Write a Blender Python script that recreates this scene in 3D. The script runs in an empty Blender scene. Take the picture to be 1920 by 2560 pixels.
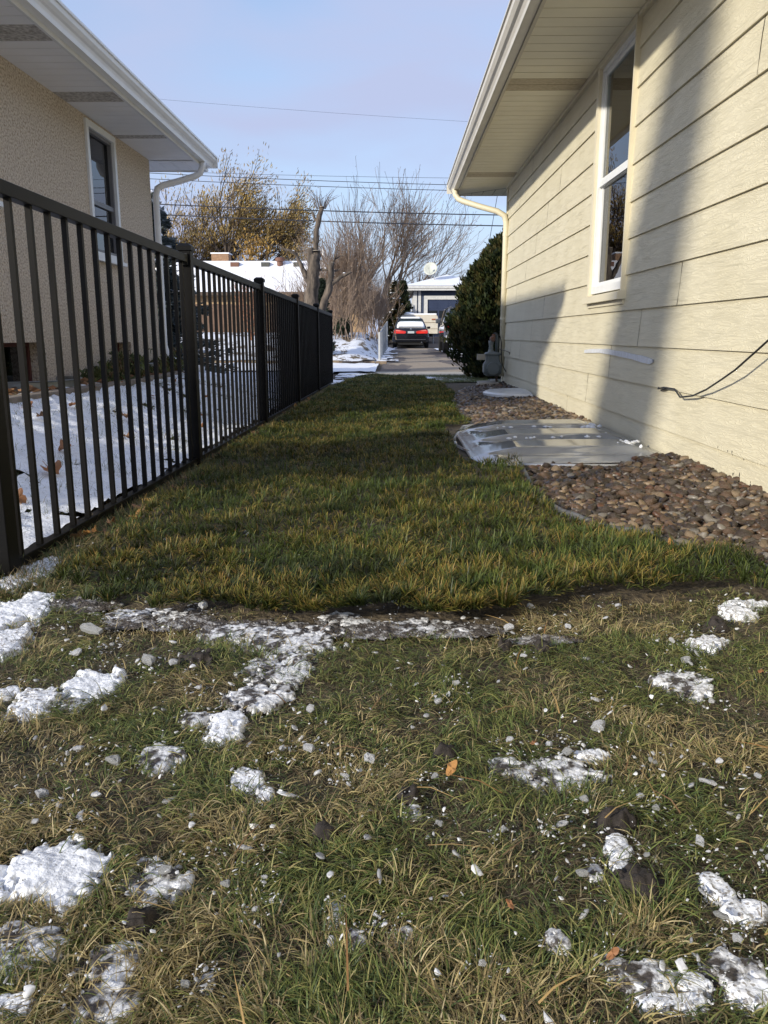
import bpy, math, random
import numpy as np
from mathutils import Vector, Matrix, noise as mnoise
R = math.radians
scn = bpy.context.scene
col = scn.collection
random.seed(7); rng = np.random.default_rng(7)

# ------------------------------------------------------------------ camera
EYE = 0.68
cam_d = bpy.data.cameras.new('camera')
cam_d.sensor_fit = 'VERTICAL'; cam_d.sensor_height = 36; cam_d.lens = 36*2013/2560
cam_d.clip_start = 0.05; cam_d.clip_end = 2000
cam = bpy.data.objects.new('camera', cam_d); col.objects.link(cam)
cam.location = (0, 0, EYE)
cam.rotation_euler = (R(90-12.466), 0, R(0.778))
scn.camera = cam

# ------------------------------------------------------------------ light
SUN_DIR = Vector((1, .81, -.446)).normalized()          # the way the light travels
sun_el = math.asin(-SUN_DIR.z)
sd = bpy.data.lights.new('sun', 'SUN'); sd.energy = 2.75; sd.angle = R(1.9); sd.color = (1, .93, .80)
sun = bpy.data.objects.new('sun', sd); col.objects.link(sun)
sun.rotation_euler = SUN_DIR.to_track_quat('-Z', 'Y').to_euler()
w = bpy.data.worlds.new('World'); scn.world = w; w.use_nodes = True
nt = w.node_tree; nt.nodes.clear()
def N(t, typ, **k):
    n = t.nodes.new(typ)
    for a, b in k.items(): setattr(n, a, b)
    return n
sky = N(nt, 'ShaderNodeTexSky', sky_type='NISHITA'); sky.sun_disc = False
sky.sun_elevation = sun_el; sky.sun_rotation = math.atan2(-1, -.81) % (2*math.pi)
sky.air_density = 1.0; sky.dust_density = 1.0; sky.ozone_density = 2.2
tc = N(nt, 'ShaderNodeTexCoord'); mp = N(nt, 'ShaderNodeMapping'); mp.inputs['Scale'].default_value = (1.0, 1.0, 2.6)
nz = N(nt, 'ShaderNodeTexNoise'); nz.inputs['Scale'].default_value = 2.6; nz.inputs['Detail'].default_value = 6; nz.inputs['Roughness'].default_value = .45
nz.inputs['Distortion'].default_value = .3
cr = N(nt, 'ShaderNodeValToRGB'); cr.color_ramp.elements[0].position = .36; cr.color_ramp.elements[1].position = .60
cr.color_ramp.elements[0].color = (.30,.30,.30,1); cr.color_ramp.elements[1].color = (1,1,1,1)
mx = N(nt, 'ShaderNodeMix', data_type='RGBA'); mx.inputs[7].default_value = (2.0, 2.28, 3.25, 1)
bg = N(nt, 'ShaderNodeBackground'); bg.inputs[1].default_value = .15
wo = N(nt, 'ShaderNodeOutputWorld')
L = nt.links
L.new(tc.outputs['Generated'], mp.inputs[0]); L.new(mp.outputs[0], nz.inputs[0]); L.new(nz.outputs[0], cr.inputs[0])
sxyz = N(nt, 'ShaderNodeSeparateXYZ'); hz = N(nt, 'ShaderNodeMapRange'); hz.inputs[1].default_value = 0; hz.inputs[2].default_value = .42; hz.inputs[3].default_value = .92; hz.inputs[4].default_value = 0
mxm = N(nt, 'ShaderNodeMath', operation='MAXIMUM'); L.new(tc.outputs['Generated'], sxyz.inputs[0]); L.new(sxyz.outputs[2], hz.inputs[0])
L.new(cr.outputs[0], mxm.inputs[0]); L.new(hz.outputs[0], mxm.inputs[1]); L.new(mxm.outputs[0], mx.inputs[0]); L.new(sky.outputs[0], mx.inputs[6]); L.new(mx.outputs[2], bg.inputs[0]); L.new(bg.outputs[0], wo.inputs[0])
scn.view_settings.view_transform = 'Standard'; scn.view_settings.look = 'None'
scn.view_settings.exposure = 0.80; scn.view_settings.gamma = 1; scn.view_settings.use_curve_mapping = False
scn.cycles.max_bounces = 8; scn.cycles.transparent_max_bounces = 24
scn.cycles.use_denoising = True

# ------------------------------------------------------------------ materials
MATS = {}
def mat(name, c, rough=.6, c2=None, scale=8., detail=4., contrast=(.35, .65), bump=0., bscale=60., metal=0., spec=.5, stretch=None, coat=0., bdetail=6.):
    if name in MATS: return MATS[name]
    m = bpy.data.materials.new(name); m.use_nodes = True; t = m.node_tree; b = t.nodes['Principled BSDF']; l = t.links
    b.inputs['Base Color'].default_value = (*c, 1); b.inputs['Roughness'].default_value = rough
    b.inputs['Metallic'].default_value = metal; b.inputs['Specular IOR Level'].default_value = spec; b.inputs['Coat Weight'].default_value = coat
    tcn = N(t, 'ShaderNodeTexCoord'); mpn = N(t, 'ShaderNodeMapping')
    if stretch: mpn.inputs['Scale'].default_value = stretch
    l.new(tcn.outputs['Object'], mpn.inputs[0])
    if c2 is not None:
        n = N(t, 'ShaderNodeTexNoise'); n.inputs['Scale'].default_value = scale; n.inputs['Detail'].default_value = detail
        r = N(t, 'ShaderNodeValToRGB'); r.color_ramp.elements[0].position, r.color_ramp.elements[1].position = contrast
        r.color_ramp.elements[0].color = (*c, 1); r.color_ramp.elements[1].color = (*c2, 1)
        l.new(mpn.outputs[0], n.inputs[0]); l.new(n.outputs[0], r.inputs[0]); l.new(r.outputs[0], b.inputs['Base Color'])
    if bump:
        n2 = N(t, 'ShaderNodeTexNoise'); n2.inputs['Scale'].default_value = bscale; n2.inputs['Detail'].default_value = bdetail
        bp = N(t, 'ShaderNodeBump'); bp.inputs['Distance'].default_value = bump; bp.inputs['Strength'].default_value = 1
        l.new(mpn.outputs[0], n2.inputs[0]); l.new(n2.outputs[0], bp.inputs['Height']); l.new(bp.outputs[0], b.inputs['Normal'])
    MATS[name] = m; return m
def P(m): return m.node_tree.nodes['Principled BSDF']

def attr_mat(name, rough=.6, transl=.25, spec=.3, bump=0, bscale=80):
    m = bpy.data.materials.new(name); m.use_nodes = True; t = m.node_tree; b = P(m); l = t.links
    a = N(t, 'ShaderNodeAttribute', attribute_name='Col'); l.new(a.outputs['Color'], b.inputs['Base Color'])
    b.inputs['Roughness'].default_value = rough; b.inputs['Specular IOR Level'].default_value = spec
    if transl:
        tr = N(t, 'ShaderNodeBsdfTranslucent'); ms = N(t, 'ShaderNodeMixShader'); ms.inputs[0].default_value = transl
        l.new(a.outputs['Color'], tr.inputs[0]); l.new(b.outputs[0], ms.inputs[1]); l.new(tr.outputs[0], ms.inputs[2])
        l.new(ms.outputs[0], t.nodes['Material Output'].inputs[0])
    if bump:
        n2 = N(t, 'ShaderNodeTexNoise'); n2.inputs['Scale'].default_value = bscale; n2.inputs['Detail'].default_value = 6
        bp = N(t, 'ShaderNodeBump'); bp.inputs['Distance'].default_value = bump
        l.new(n2.outputs[0], bp.inputs['Height']); l.new(bp.outputs[0], b.inputs['Normal'])
    MATS[name] = m; return m

def siding_mat():
    m = mat('cream_siding', (.625, .57, .41), .55, (.665, .61, .45), 3.0, 3)
    t = m.node_tree; l = t.links; b = P(m)
    tcn = N(t, 'ShaderNodeTexCoord'); mpn = N(t, 'ShaderNodeMapping'); mpn.inputs['Scale'].default_value = (1, .5, 4.2)
    sp = N(t, 'ShaderNodeTexNoise'); sp.inputs['Scale'].default_value = 6.5; sp.inputs['Detail'].default_value = 2.2; sp.inputs['Roughness'].default_value = .42; sp.inputs['Distortion'].default_value = .4
    mul = N(t, 'ShaderNodeMath', operation='MULTIPLY'); mul.inputs[1].default_value = 135
    sn = N(t, 'ShaderNodeMath', operation='SINE')
    pw = N(t, 'ShaderNodeMapRange'); pw.inputs[1].default_value = .25; pw.inputs[2].default_value = .95
    bp = N(t, 'ShaderNodeBump'); bp.inputs['Distance'].default_value = .0022; bp.inputs['Strength'].default_value = .62
    l.new(tcn.outputs['Object'], mpn.inputs[0]); l.new(mpn.outputs[0], sp.inputs[0]); l.new(sp.outputs[0], mul.inputs[0])
    l.new(mul.outputs[0], sn.inputs[0]); l.new(sn.outputs[0], pw.inputs[0]); l.new(pw.outputs[0], bp.inputs['Height'])
    l.new(bp.outputs[0], b.inputs['Normal'])
    return m

def glass_mat(name, tint=(.9, .95, .93), rough=.0, extra=0.0, white=0.0, ior=1.5):
    m = bpy.data.materials.new(name); m.use_nodes = True; t = m.node_tree; l = t.links; t.nodes.remove(P(m))
    tr = N(t, 'ShaderNodeBsdfTransparent'); tr.inputs[0].default_value = (*tint, 1)
    gl = N(t, 'ShaderNodeBsdfGlossy'); gl.inputs['Roughness'].default_value = rough
    fr = N(t, 'ShaderNodeFresnel'); fr.inputs[0].default_value = ior
    ad = N(t, 'ShaderNodeMath', operation='ADD', use_clamp=True); ad.inputs[1].default_value = extra
    ms = N(t, 'ShaderNodeMixShader'); l.new(fr.outputs[0], ad.inputs[0]); l.new(ad.outputs[0], ms.inputs[0])
    if white:
        df = N(t, 'ShaderNodeBsdfDiffuse'); df.inputs[0].default_value = (.90, .92, .95, 1)
        tl = N(t, 'ShaderNodeBsdfTranslucent'); tl.inputs[0].default_value = (.90, .92, .95, 1)
        m0 = N(t, 'ShaderNodeMixShader'); m0.inputs[0].default_value = .5; l.new(df.outputs[0], m0.inputs[1]); l.new(tl.outputs[0], m0.inputs[2])
        m2 = N(t, 'ShaderNodeMixShader'); m2.inputs[0].default_value = white
        l.new(tr.outputs[0], m2.inputs[1]); l.new(m0.outputs[0], m2.inputs[2]); l.new(m2.outputs[0], ms.inputs[1])
    else: l.new(tr.outputs[0], ms.inputs[1])
    l.new(gl.outputs[0], ms.inputs[2]); l.new(ms.outputs[0], t.nodes['Material Output'].inputs[0])
    MATS[name] = m; return m

M_SIDING = siding_mat()
M_TRIM = mat('cream_trim', (.63, .575, .425), .5, (.67, .615, .465), 5)
M_GUTTER = mat('beige_gutter_metal', (.60, .57, .50), .38, (.66, .63, .56), 6)
M_SOFFIT = mat('cream_soffit', (.76, .71, .55), .5, (.72, .67, .52), 4)
M_VENT = mat('tan_soffit_vent', (.50, .43, .31), .7, (.40, .34, .24), 40)
M_WHITE = mat('white_vinyl', (.74, .75, .75), .4, (.70, .71, .70), 12)
M_DARKVOID = mat('dark_interior', (.015, .015, .015), .9)
M_STUCCO = mat('pebble_stucco', (.70, .61, .49), .9, (.40, .31, .22), 62, 7, (.43, .62), bump=.018, bscale=85)
M_STUCCO_B = mat('lower_stucco', (.56, .50, .43), .9, (.44, .38, .31), 70, 6, (.35, .7), bump=.0035, bscale=120)
M_WSOFFIT = mat('white_soffit', (.84, .84, .85), .5, (.80, .80, .81), 5)
M_WGUTTER = mat('white_gutter_metal', (.76, .76, .75), .35, (.80, .80, .79), 9)
M_WVENT = mat('grey_soffit_vent', (.60, .57, .53), .7, (.28, .26, .23), 40)
M_FENCE = mat('bronze_fence_metal', (.0026, .0023, .0020), .46, (.0044, .0038, .0032), 14, spec=.16, bump=.0003, bscale=300)
M_SHINGLE = mat('grey_shingles', (.10, .095, .09), .9, (.06, .055, .05), 30, bump=.004, bscale=60)
M_ROOFSNOW = mat('roof_snow', (.90, .91, .93), .6, (.82, .83, .86), 2.5, 5, (.3, .75), bump=.02, bscale=3)
M_BARK = mat('grey_bark', (.15, .118, .09), .9, (.042, .034, .028), 14, 6, bump=.03, bscale=18, stretch=(1, 1, .3))
M_CUT = mat('cut_wood', (.42, .36, .29), .9, (.30, .25, .19), 20)
M_TWIG = mat('bare_twigs', (.16, .115, .085), .9, (.22, .165, .12), 2)
M_TWIG2 = mat('reddish_brown_twigs', (.23, .165, .12), .9, (.31, .23, .165), 3)
M_CONC = mat('concrete', (.36, .33, .28), .9, (.28, .25, .21), 3, 8, bump=.002, bscale=60)
M_SOILROCK = mat('rock_bed_soil', (.03, .024, .02), .95, (.05, .04, .032), 40)
M_ICE = mat('thawing_snow_ice', (.06, .05, .044), .55, (.74, .75, .77), 46, 9, (.44, .56), bump=.006, bscale=80)
M_DIRT = mat('dark_wet_soil', (.018, .014, .012), .9, (.045, .036, .030), 60, 8, bump=.005, bscale=90)
M_BLACKPLASTIC = mat('black_cable_sheath', (.012, .012, .012), .4)

def snow_mat(name='snow', dirt=.2):
    m = mat(name, (.86, .88, .92), .45, (.70, .72, .76), 30, 8, (.45, .8), bump=.004, bscale=110)
    t = m.node_tree; l = t.links; b = P(m)
    src = b.inputs['Base Color'].links[0].from_socket
    tcn = N(t, 'ShaderNodeTexCoord'); n = N(t, 'ShaderNodeTexNoise'); n.inputs['Scale'].default_value = 150; n.inputs['Detail'].default_value = 5
    r = N(t, 'ShaderNodeValToRGB'); r.color_ramp.elements[0].position = .66 - dirt*.35; r.color_ramp.elements[1].position = .70 - dirt*.3
    r.color_ramp.elements[0].color = (0, 0, 0, 1); r.color_ramp.elements[1].color = (1, 1, 1, 1)
    mxx = N(t, 'ShaderNodeMix', data_type='RGBA'); mxx.inputs[7].default_value = (.33, .31, .29, 1)
    l.new(tcn.outputs['Object'], n.inputs[0]); l.new(n.outputs[0], r.inputs[0]); l.new(r.outputs[0], mxx.inputs[0])
    l.new(src, mxx.inputs[6]); l.new(mxx.outputs[2], b.inputs['Base Color'])
    b.inputs['Subsurface Weight'].default_value = .0
    return m
M_SNOW = snow_mat('snow', .05); M_SNOWD = snow_mat('dirty_snow', .35)

def patchy_mat(name, a, b_, c, scale, lo, hi, scale2=30, stretch=None):
    """three colours: a/b_ mottled by fine noise, c where coarse noise is high"""
    m = mat(name, a, .9, b_, scale2, 8, (.35, .65), bump=.012, bscale=scale2)
    t = m.node_tree; l = t.links; bb = P(m); src = bb.inputs['Base Color'].links[0].from_socket
    tcn = N(t, 'ShaderNodeTexCoord'); mpn = N(t, 'ShaderNodeMapping'); n = N(t, 'ShaderNodeTexNoise'); n.inputs['Scale'].default_value = scale; n.inputs['Detail'].default_value = 9; n.inputs['Roughness'].default_value = .68
    if stretch: mpn.inputs['Scale'].default_value = stretch
    r = N(t, 'ShaderNodeValToRGB'); r.color_ramp.elements[0].position = lo; r.color_ramp.elements[1].position = hi
    r.color_ramp.elements[0].color = (0, 0, 0, 1); r.color_ramp.elements[1].color = (1, 1, 1, 1)
    mxx = N(t, 'ShaderNodeMix', data_type='RGBA'); mxx.inputs[7].default_value = (*c, 1)
    l.new(tcn.outputs['Object'], mpn.inputs[0]); l.new(mpn.outputs[0], n.inputs[0]); l.new(n.outputs[0], r.inputs[0]); l.new(r.outputs[0], mxx.inputs[0])
    l.new(src, mxx.inputs[6]); l.new(mxx.outputs[2], bb.inputs['Base Color'])
    return m

# ------------------------------------------------------------------ builders
class MB:
    def __init__(s): s.v = []; s.f = []; s.c = []
    def add(s, vs, fs):
        o = len(s.v); s.v.extend([tuple(v) for v in vs]); s.f.extend([tuple(i+o for i in f) for f in fs]); return s
    def box(s, x0, x1, y0, y1, z0, z1):
        return s.add([(x0,y0,z0),(x1,y0,z0),(x1,y1,z0),(x0,y1,z0),(x0,y0,z1),(x1,y0,z1),(x1,y1,z1),(x0,y1,z1)],
                     [(0,3,2,1),(4,5,6,7),(0,1,5,4),(1,2,6,5),(2,3,7,6),(3,0,4,7)])
    def prism(s, poly, axis, a0, a1):
        """poly: 2D outline extruded along axis ('x','y','z')"""
        n = len(poly)
        def pt(p, a): return {'x': (a, p[0], p[1]), 'y': (p[0], a, p[1]), 'z': (p[0], p[1], a)}[axis]
        return s.add([pt(p, a0) for p in poly]+[pt(p, a1) for p in poly],
                     [tuple(range(n-1, -1, -1)), tuple(range(n, 2*n))]+[(i, (i+1) % n, n+(i+1) % n, n+i) for i in range(n)])
    def tube(s, pts, rad, n=8, cap=True, flat=1.0):
        pts = [Vector(p) for p in pts]
        if not hasattr(rad, '__len__'): rad = [rad]*len(pts)
        o = len(s.v); up = None
        for i, p in enumerate(pts):
            d = (pts[min(i+1, len(pts)-1)]-pts[max(i-1, 0)]).normalized()
            if up is None:
                a = Vector((0, 0, 1)) if abs(d.z) < .9 else Vector((1, 0, 0)); up = (a - d*a.dot(d)).normalized()
            else:
                up = (up - d*up.dot(d)); up = up.normalized() if up.length > 1e-6 else Vector((1, 0, 0))
            q = d.cross(up)
            for k in range(n):
                t = 2*math.pi*k/n
                s.v.append(tuple(p + (up*math.cos(t)*flat + q*math.sin(t))*rad[i]))
        for i in range(len(pts)-1):
            for k in range(n):
                a = o+i*n+k; b = o+i*n+(k+1) % n; s.f.append((a, b, b+n, a+n))
        if cap: s.f.append(tuple(o+k for k in range(n-1, -1, -1))); s.f.append(tuple(o+(len(pts)-1)*n+k for k in range(n)))
        return s
    def lathe(s, prof, c, axis='z', n=20):
        o = len(s.v)
        for r, h in prof:
            for k in range(n):
                t = 2*math.pi*k/n; a, b = r*math.cos(t), r*math.sin(t)
                s.v.append({'z': (c[0]+a, c[1]+b, c[2]+h), 'x': (c[0]+h, c[1]+a, c[2]+b), 'y': (c[0]+a, c[1]+h, c[2]+b)}[axis])
        for i in range(len(prof)-1):
            for k in range(n):
                a = o+i*n+k; b = o+i*n+(k+1) % n; s.f.append((a, b, b+n, a+n))
        s.f.append(tuple(o+k for k in range(n))); s.f.append(tuple(o+(len(prof)-1)*n+k for k in range(n-1, -1, -1)))
        return s
    def loft(s, secs, closed=True):
        n = len(secs[0]); o = len(s.v)
        for q in secs: s.v.extend(q)
        for i in range(len(secs)-1):
            for k in range(n):
                a = o+i*n+k; b = o+i*n+(k+1) % n; s.f.append((a, b, b+n, a+n))
        if closed: s.f.append(tuple(o+k for k in range(n-1, -1, -1))); s.f.append(tuple(o+(len(secs)-1)*n+k for k in range(n)))
        return s
    def build(s, name, m, parent=None, smooth=False, bevel=0, **tags):
        me = bpy.data.meshes.new(name); me.from_pydata(s.v, [], s.f); me.update()
        import bmesh
        bm = bmesh.new(); bm.from_mesh(me); bmesh.ops.recalc_face_normals(bm, faces=bm.faces); bm.to_mesh(me); bm.free()
        o = bpy.data.objects.new(name, me); col.objects.link(o)
        for q in (m if isinstance(m, (list, tuple)) else [m]): me.materials.append(q)
        if smooth: me.shade_smooth()
        if bevel:
            b = o.modifiers.new('bevel', 'BEVEL'); b.width = bevel; b.segments = 2; b.limit_method = 'ANGLE'
        if parent: o.parent = parent
        return tag(o, **tags)
def tag(o, label=None, cat=None, group=None, kind=None):
    if label: o['label'] = label
    if cat: o['category'] = cat
    if group: o['group'] = group
    if kind: o['kind'] = kind
    return o
def empty(name, loc, label, cat, group=None):
    o = bpy.data.objects.new(name, None); col.objects.link(o); o.location = loc; o.empty_display_size = .1
    bpy.context.view_layer.update(); return tag(o, label, cat, group)
class Thing:
    """an Empty at the base; parts are given in world coordinates and shifted"""
    def __init__(s, name, loc, label, cat, group=None):
        s.o = empty(name, loc, label, cat, group); s.loc = Vector(loc)
    def part(s, mb, name, m, parent=None, smooth=False, bevel=0, label=None):
        mb.v = [(a-s.loc.x, b-s.loc.y, c-s.loc.z) for a, b, c in mb.v]
        o = mb.build(name, m, parent or s.o, smooth, bevel)
        if label: o['label'] = label
        return o
def np_mesh(name, V, Fq, m, C=None, parent=None, smooth=False, nside=4):
    me = bpy.data.meshes.new(name); V = np.asarray(V, dtype=np.float32); Fq = np.asarray(Fq, dtype=np.int32)
    me.vertices.add(len(V)); me.vertices.foreach_set('co', V.ravel())
    me.loops.add(Fq.size); me.loops.foreach_set('vertex_index', Fq.ravel())
    me.polygons.add(len(Fq)); me.polygons.foreach_set('loop_start', np.arange(0, Fq.size, nside, dtype=np.int32))
    me.update(calc_edges=True)
    if C is not None:
        a = me.color_attributes.new('Col', 'FLOAT_COLOR', 'POINT'); CC = np.ones((len(V), 4), dtype=np.float32); CC[:, :3] = C
        a.data.foreach_set('color', CC.ravel())
    if smooth: me.shade_smooth()
    me.materials.append(m)
    o = bpy.data.objects.new(name, me); col.objects.link(o)
    if parent: o.parent = parent
    return o
def copy_tree(o, parent=None):
    c = o.copy(); col.objects.link(c)
    if parent: c.parent = parent
    for ch in list(o.children): copy_tree(ch, c)
    return c

# value noise
_tab = rng.random((256, 256))
def vnoise(x, y, s=1.0, off=0):
    x = np.asarray(x)*s+off*17.3; y = np.asarray(y)*s+off*9.1
    xi = np.floor(x).astype(int); yi = np.floor(y).astype(int); fx = x-xi; fy = y-yi
    fx = fx*fx*(3-2*fx); fy = fy*fy*(3-2*fy)
    a = _tab[xi % 256, yi % 256]; b = _tab[(xi+1) % 256, yi % 256]; c = _tab[xi % 256, (yi+1) % 256]; d = _tab[(xi+1) % 256, (yi+1) % 256]
    return (a*(1-fx)+b*fx)*(1-fy)+(c*(1-fx)+d*fx)*fy
def fbm(x, y, s=1.0, o=4, off=0, g=.55):
    t = 0; a = 1; n = 0
    for i in range(o): t = t+a*vnoise(x, y, s*2**i, off+i); n += a; a *= g
    return t/n
def sm(t): t = np.clip(t, 0, 1); return t*t*(3-2*t)

# ------------------------------------------------------------------ ground shape
def g(x, y):
    x = np.asarray(x, float); y = np.asarray(y, float)
    z = -.0103*np.clip(y-2.1, 0, 10.9)*sm((1.2-x)/1.8)
    wy = sm((y-11)/3); z = z*(1-wy) + -.1*wy
    z = z + .1*sm((y-16.5)/14) + .50*np.clip((y-41)/9, 0, 1.1)
    z = z + .30*sm((-1.15-x)/1.3)*(1-sm((y-9.3)/4))
    z = z + .62*sm((-.45-x)/.5)*sm((y-20.8)/7)*(1-np.clip((y-41)/9, 0, 1))
    return z
def in_poly(x, y, poly):
    x = np.asarray(x); y = np.asarray(y); r = np.zeros(x.shape, bool); n = len(poly)
    for i in range(n):
        x1, y1 = poly[i]; x2, y2 = poly[(i+1) % n]
        c = ((y1 > y) != (y2 > y)) & (x < (x2-x1)*(y-y1)/((y2-y1) if y2 != y1 else 1e-9)+x1); r ^= c
    return r
ROCK_EDGE = [(1.62, 1.86), (1.30, 2.04), (1.057, 2.20), (.923, 2.40), (.84, 2.60), (.72, 2.78), (.62, 2.95), (.59, 3.40), (.64, 4.14), (.60, 5.0), (.565, 6.24), (.545, 7.22), (.58, 8.3), (.70, 9.43), (.92, 10.4), (1.15, 11.0), (1.50, 11.4)]
ROCK_POLY = ROCK_EDGE + [(1.50, 1.7)]
SOD = [(-.93, 2.10), (-.70, 1.93), (-.35, 1.83), (0, 1.80), (.3, 1.83), (.6, 1.97), (.95, 2.03), (1.35, 1.95)] + ROCK_EDGE[1:14] + [(.66, 10.5), (.62, 12.6), (.52, 14.6), (-.1, 15.2), (-.5, 15.3), (-.74, 14.2), (-.86, 12.6), (-.92, 10), (-.96, 7), (-1.0, 4.4), (-.98, 3.2)]

def axis(pts):
    out = []
    for a, b, s in pts: out += list(np.arange(a, b, s))
    return np.array(out+[pts[-1][1]])
xs = axis([(-300, -60, 40), (-60, -12, 4), (-12, -3, .8), (-3, -1.2, .12), (-1.2, 1.7, .03), (1.7, 4, .3), (4, 12, 2), (12, 60, 8), (60, 300, 40)])
ys = axis([(-60, -4, 8), (-4, .3, .5), (.3, 3.2, .03), (3.2, 8, .12), (8, 24, .4), (24, 60, 1.5), (60, 500, 40)])
X, Y = np.meshgrid(xs, ys)
near = np.exp(-((np.clip(Y, 0, 99)-1.2)/3)**2)
Z = g(X, Y) + near*(.018*(fbm(X, Y, 5, 3)-.5)+.012*(fbm(X, Y, 22, 3, 5)-.5))
Z = Z + .012*in_poly(X, Y, SOD) - .03*in_poly(X, Y, ROCK_POLY)
V = np.stack([X.ravel(), Y.ravel(), Z.ravel()], 1); nx = len(xs); ny = len(ys)
idx = (np.arange(ny-1)[:, None]*nx+np.arange(nx-1)[None]).ravel()
M_GROUND = patchy_mat('thatch_and_soil', (.045, .034, .024), (.13, .10, .06), (.030, .024, .02), 7, .5, .66, 60)
go = np_mesh('ground', V, np.stack([idx, idx+1, idx+1+nx, idx+nx], 1), M_GROUND, smooth=True); tag(go, kind='structure')

def sheet(name, x0, x1, y0, y1, dz, m, sx=.3, sy=.3, wob=0, mask=None, kind='structure', noise=None):
    X, Y = np.meshgrid(np.arange(x0, x1+1e-6, sx), np.arange(y0, y1+1e-6, sy)); nx = X.shape[1]; ny = X.shape[0]
    Z = g(X, Y)+dz
    if noise: Z = Z+noise(X, Y)
    idx = (np.arange(ny-1)[:, None]*nx+np.arange(nx-1)[None])
    if mask is not None: idx = idx[mask(X, Y)[:-1, :-1]]
    idx = idx.ravel()
    o = np_mesh(name, np.stack([X.ravel(), Y.ravel(), Z.ravel()], 1), np.stack([idx, idx+1, idx+1+nx, idx+nx], 1), m, smooth=True)
    return tag(o, kind=kind)
# driveway and sidewalk beyond the sod
M_DRIVE = patchy_mat('worn_asphalt_drive', (.34, .27, .19), (.28, .22, .155), (.12, .095, .08), .62, .50, .53, 14, (1.0, .32, 1))
M_WALK = mat('pale_concrete_walk', (.42, .38, .31), .9, (.36, .32, .26), 4, 6)
def stain_and_sunlit_patch(m):  # stained sides; the sunlit patch is put into the paler middle colour
    t = m.node_tree; l = t.links; mixn = P(m).inputs['Base Color'].links[0].from_node; ramp = mixn.inputs[0].links[0].from_node
    n = ramp.inputs[0].links[0].from_node; tcn = N(t, 'ShaderNodeTexCoord'); sx = N(t, 'ShaderNodeSeparateXYZ'); l.new(tcn.outputs['Object'], sx.inputs[0])
    a = N(t, 'ShaderNodeMath', operation='SUBTRACT'); a.inputs[1].default_value = .78; b = N(t, 'ShaderNodeMath', operation='ABSOLUTE'); c = N(t, 'ShaderNodeMath', operation='MULTIPLY_ADD'); c.inputs[1].default_value = .22
    l.new(sx.outputs[0], a.inputs[0]); l.new(a.outputs[0], b.inputs[0]); l.new(b.outputs[0], c.inputs[0]); l.new(n.outputs[0], c.inputs[2]); l.new(c.outputs[0], ramp.inputs[0])
    ramp.color_ramp.elements[0].position = .62; ramp.color_ramp.elements[1].position = .64
stain_and_sunlit_patch(M_DRIVE)
sheet('driveway', -.32, 4.7, 17.0, 50, .012, M_DRIVE, .4, .5)
sheet('sidewalk', -.55, 6, 15.35, 16.95, .016, M_WALK, .5, .4)
M_SNOWGRASS = patchy_mat('patchy_snow_and_grass', (.10, .10, .045), (.16, .14, .07), (.82, .84, .88), 1.5, .43, .50, 25, (1, .6, 1))
M_SNOWGRASS2 = patchy_mat('snow_with_weeds', (.11, .08, .045), (.20, .15, .09), (.82, .84, .88), 2.6, .43, .49, 25, (1, .45, 1))
# snow lying right of the sod, beside the driveway and on the left yards
lump = lambda s, a, off=0: (lambda X, Y: a*(fbm(X, Y, s, 4, off)-.5))
def yardmask(X, Y): return (fbm(X, Y, .9, 4, 3) > .30)
sheet('thin_snow', .5, 5, 12.4, 15.3, .018, M_SNOWGRASS, .1, .15, noise=lump(3, .03, 2))
sheet('thin_snow', -1.1, -.45, 12.6, 16.3, .02, M_SNOWGRASS, .05, .06, noise=lump(3, .03, 2), mask=lambda X, Y: fbm(X, Y, 2.4, 3, 2) > .40)
sheet('snow_strip', -14, -.40, 16.0, 20.4, .05, M_ROOFSNOW, .1, .1, noise=lump(2.2, .10, 2), mask=lambda X, Y: (X+.62+.7*(fbm(X, Y, 1.3, 3, 5)-.5) < .3*(Y-16)) & (X < -.50+.5*(fbm(X, Y, 3.1, 3, 7)-.5)) & (Y > 16.3+1.0*(fbm(X, Y, 2.1, 3, 9)-.5)))
sheet('garden_snow', -14, -.5, 21.3, 45, .07, M_SNOWGRASS2, .25, .3, noise=lump(1.4, .22, 6))
sheet('driveway_snow', 1.75, 2.9, 20.5, 38, .04, M_ROOFSNOW, .12, .2, mask=lambda X, Y: (fbm(X, Y*.35, 1.1, 4, 8) > .44-.012*(Y-28)), noise=lump(3, .05, 2))
sheet('driveway_snow', -.55, .12, 21, 42, .04, M_ROOFSNOW, .08, .15, mask=lambda X, Y: (fbm(X, Y*.5, 2.1, 4, 9) > .40+.25*sm((X+.45)/.5)), noise=lump(5, .06, 2))
sheet('neighbour_garden_bed', -.62, -.44, 16.6, 40, .03, mat('leafy_mulch', (.09, .055, .03), .9, (.20, .12, .06), 9, 6), .06, .2, noise=lump(8, .08, 1))
# left yard between the fence and the stucco house
M_YSNOW = snow_mat('yard_snow', .12)
def ysn(X, Y): return .04*(fbm(X, Y, 3.2, 4, 1)-.45)+.045*(fbm(X, Y, 14, 4, 4)-.5)+.015*(fbm(X, Y, 40, 2, 6)-.5)
def ymask(X, Y):
    return (X < -1.15+.05*(fbm(X, Y, 5, 3, 2)-.5)) & (X > -2.35-.1*fbm(X, Y, 1.3, 2, 6)) & (fbm(X, Y, 4.5, 4, 11)+.25*(fbm(X, Y, 30, 2, 8)-.5) > .27+.3*sm((1.2-Y)/2.5))
sheet('yard_snow', -2.6, -1.13, -2.0, 9.6, .035, M_YSNOW, .02, .025, noise=ysn, mask=ymask)
sheet('back_yard_snow', -14, -1.14, 9.6, 16.05, .04, M_YSNOW, .1, .1, noise=ysn, mask=lambda X, Y: fbm(X, Y, 1.5, 4, 11) > .34)
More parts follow.
